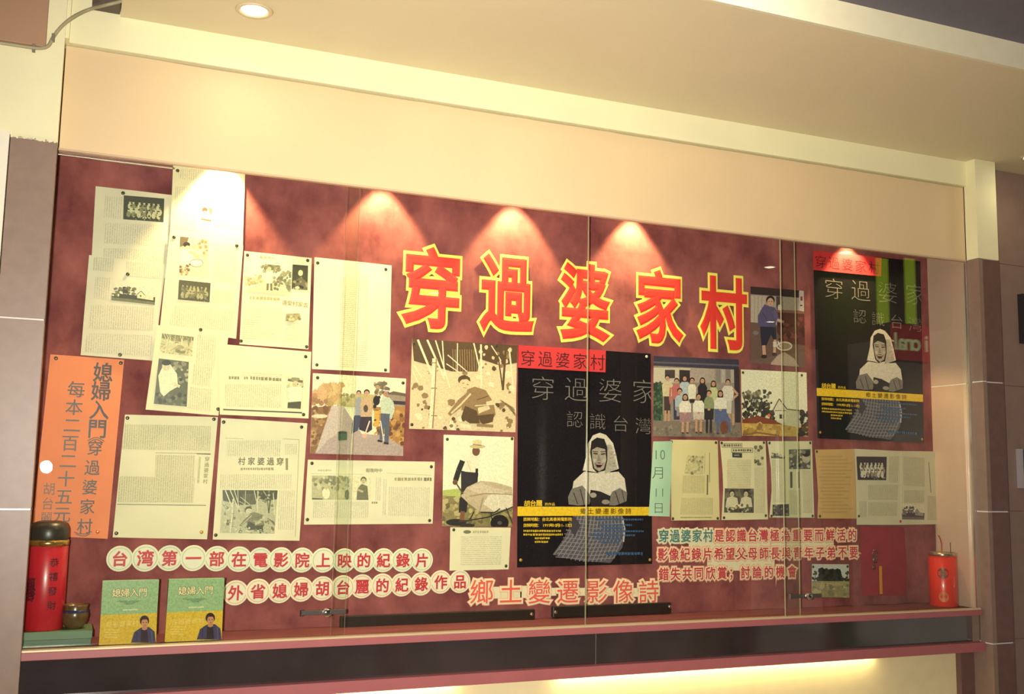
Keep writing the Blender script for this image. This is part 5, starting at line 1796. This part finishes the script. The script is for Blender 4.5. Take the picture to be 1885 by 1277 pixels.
e = empty('ceiling_tube_lamp', (1.35, -1.15, 2.822))
tag(e, 'short fluorescent tube fitting on the hall ceiling facing the soffit edge', 'lamp')
box('batten', 1.0, 1.7, -1.18, -1.12, 2.806, 2.822, MATS['batten_white'], e, bev=0.002)
bm = bmesh.new()
tube(bm, [(1.03, -1.15, 2.79), (1.67, -1.15, 2.79)], 0.013, 14)
bm_obj('tube', bm, mat('hall_tube_glow', (255, 250, 236), 0.4, emit=(255, 240, 214), estr=28.0), e, smooth=True)
for xx in (1.016, 1.668):
    box('holder', xx, xx + 0.016, -1.165, -1.135, 2.774, 2.807, MATS['batten_white'], e)

# ================================================================== UPPER LEFT CORNER, RIGHT EDGE
p = W(85, 75, -0.075)
bm = bmesh.new()
bx(bm, -1.2, p.x, -0.075, -0.06, 2.600, 3.15, 0.002)
o = bm_obj('wall_board', bm, mat('brown_board', (170, 134, 106), 0.6, noise=0.06, scale=6))
tag(o, 'brown board fixed high on the cream wall at the upper left', 'board')
e = empty('conduit', W(60, 88, -0.075))
tag(e, 'thin grey cable conduit curving up the cream wall', 'conduit')
bm = bmesh.new()
tube(bm, smooth_pts([W(-60, 72, -0.085), W(0, 79, -0.085), W(62, 88, -0.078), W(80, 88, -0.075), W(90, 83, -0.072), W(97, 70, -0.07), W(112, 50, -0.07), W(135, 31, -0.065), W(165, 17, -0.05), W(196, 9, -0.10), W(226, 1, -0.105), W(250, -12, -0.105)], 6), 0.0046, 12)
bm_obj('pipe', bm, mat('grey_conduit', (164, 156, 124), 0.5, noise=0.08), e, smooth=True)
for px, py in ((62, 88), (98, 69)):
    p = W(px, py, -0.072)
    box('clip', p.x - 0.004, p.x + 0.004, p.y - 0.008, -0.058, p.z - 0.009, p.z + 0.009, mat('clip_grey', (128, 116, 104), 0.5), e, bev=0.001)
p = W(96, 72, -0.062)
o = box('junction_block', W(170, 2, -0.05).x, 0.048, -0.09, -0.02, W(170, 10, -0.05).z, W(170, -40, -0.05).z, mat('dark_block', (92, 78, 72), 0.6))
tag(o, 'dark block on the cream wall under the left end of the soffit', 'block')
p, q_ = W(1877, 541, 0.0), W(1877, 631, 0.0)
e = empty('wall_sign', (p.x + 0.2, 0.0, q_.z))
tag(e, 'black framed sign on the tiled wall beyond the right pillar', 'sign')
box('panel', p.x + 0.006, p.x + 0.4, -0.006, 0.012, q_.z + 0.006, p.z - 0.006, mat('sign_black', (22, 22, 24), 0.25), e)
bm = bmesh.new()
for a in ((p.x, p.x + 0.41, q_.z, q_.z + 0.008), (p.x, p.x + 0.41, p.z - 0.008, p.z), (p.x, p.x + 0.008, q_.z + 0.008, p.z - 0.008)):
    bx(bm, a[0], a[1], -0.012, 0.012, a[2], a[3])
bm_obj('frame', bm, mat('sign_frame', (40, 36, 38), 0.4), e)
p, q_ = W(1876, 826, 0.0), W(1876, 898, 0.0)
e = empty('wall_panel', (p.x + 0.1, 0.0, q_.z))
tag(e, 'blue panel with pale rim on the tiled wall, lower than the black sign', 'panel')
box('face', p.x + 0.006, p.x + 0.2, -0.010, 0.012, q_.z + 0.004, p.z - 0.004, mat('panel_blue', (54, 66, 92), 0.3), e)
box('rim', p.x - 0.004, p.x + 0.006, -0.012, 0.012, q_.z, p.z, mat('panel_rim', (176, 168, 172), 0.4), e)

# ================================================================== THE HALL BEHIND THE CAMERA (seen mirrored in the glass)
def mirrored(px, py, d):
    """where something d metres in front of the glass must stand to be seen mirrored at that point of the glass"""
    p = W(px, py, 0.012)
    f = (D0 + d) / D0
    return Vector((p.x * f, -d, ZC + (p.z - ZC) * f))


for px, d, r, c, lab in ((1556, 3.0, 0.06, (60, 150, 70), 'slender green post added in the hall for its reflection'), (1530, 3.05, 0.055, (150, 92, 64), 'slender brown post added in the hall for its reflection beside the green post'), (1314, 3.4, 0.17, (128, 112, 66), 'thick olive column added in the hall for its reflection'), (1375, 3.2, 0.05, (150, 78, 74), 'slender rose brown post added in the hall for its reflection'), (1160, 3.8, 0.06, (170, 140, 122), 'slender pale post added in the hall for its reflection'), (720, 4.2, 0.10, (150, 108, 72), 'tan column added across the hall for its reflection')):  # posts and columns added for their coloured reflections in the dark strip
    p = mirrored(px, 1170, d)
    x, y = p.x, p.y
    e = empty('added_column', (x, y, 0))
    tag(e, lab, 'column', kind='structure')
    bm = bmesh.new()
    lathe(bm, [(r * 1.25, 0), (r * 1.25, 0.05), (r * 1.05, 0.07), (r, 0.09), (r, 2.7), (r * 1.1, 2.76), (r * 1.2, 2.82)], x, y, 0, 32)
    bm_obj('shaft', bm, mat('column_%d' % px, c, 0.4, noise=0.05), e, smooth=True)
for x0, x1, lab in ((1612, 1642, 'yellow green glowing banner, added for its reflection, next to the hanging red sign'), (1664, 1692, 'yellow green glowing banner, added for its reflection, on the wall side')):
    a, b_ = mirrored(x0, 470, 1.2), mirrored(x1, 600, 1.2)
    e = empty('glow_banner', ((a.x + b_.x) / 2, -1.2, a.z))
    tag(e, lab, 'glowing banner', 'glowing banners added for their reflection')
    box('case', a.x, b_.x, -1.28, -1.205, b_.z, a.z, mat('case_grey', (90, 92, 80), 0.5), e, bev=0.004)
    box('glow_face', a.x + 0.01, b_.x - 0.01, -1.206, -1.2, b_.z + 0.01, a.z - 0.01, mat('lime_glow', (190, 206, 60), 0.5, emit=(186, 214, 40), estr=1.6), e)  # banner given an added glow so it shows mirrored in the glass
    for xx in (a.x + 0.03, b_.x - 0.03):
        box('hanger', xx - 0.003, xx + 0.003, -1.245, -1.239, a.z - 0.004, 2.822, CHROME, e)
a, b_ = mirrored(1640, 592, 1.1), mirrored(1716, 668, 1.1)
e = empty('hanging_sign', ((a.x + b_.x) / 2, -1.1, a.z))
tag(e, 'red hanging sign with pale lettering in the hall', 'sign')
box('case', a.x, b_.x, -1.16, -1.105, b_.z, a.z, mat('sign_case', (70, 30, 36), 0.5), e, bev=0.004)
box('glow_face', a.x + 0.006, b_.x - 0.006, -1.106, -1.1, b_.z + 0.006, a.z - 0.006, mat('red_glow', (170, 24, 40), 0.5, emit=(190, 16, 40), estr=1.0), e)  # glow added to bring out the sign's reflection
SL = mat('pale_letters', (210, 214, 180), 0.5, emit=(200, 206, 170), estr=0.8)  # letters glow too, for the mirrored view
gw = (b_.x - a.x) / 5.2
for i, ch in enumerate('ional'):
    vs, fs = glyph(ch, 0.02)
    me = bpy.data.meshes.new('letter')
    sc = (a.z - b_.z) * 0.62
    me.from_pydata([(b_.x - gw * (i + 0.3) - v[0] * sc, -1.0985, b_.z + (a.z - b_.z) * 0.3 + v[1] * sc) for v in vs], [], fs)
    link('letter', me, SL, e)
for xx in (a.x + 0.04, b_.x - 0.04):
    box('hanger', xx - 0.003, xx + 0.003, -1.135, -1.129, a.z - 0.004, 2.822, CHROME, e)

bpy.data.objects.remove(_fo, do_unlink=True)
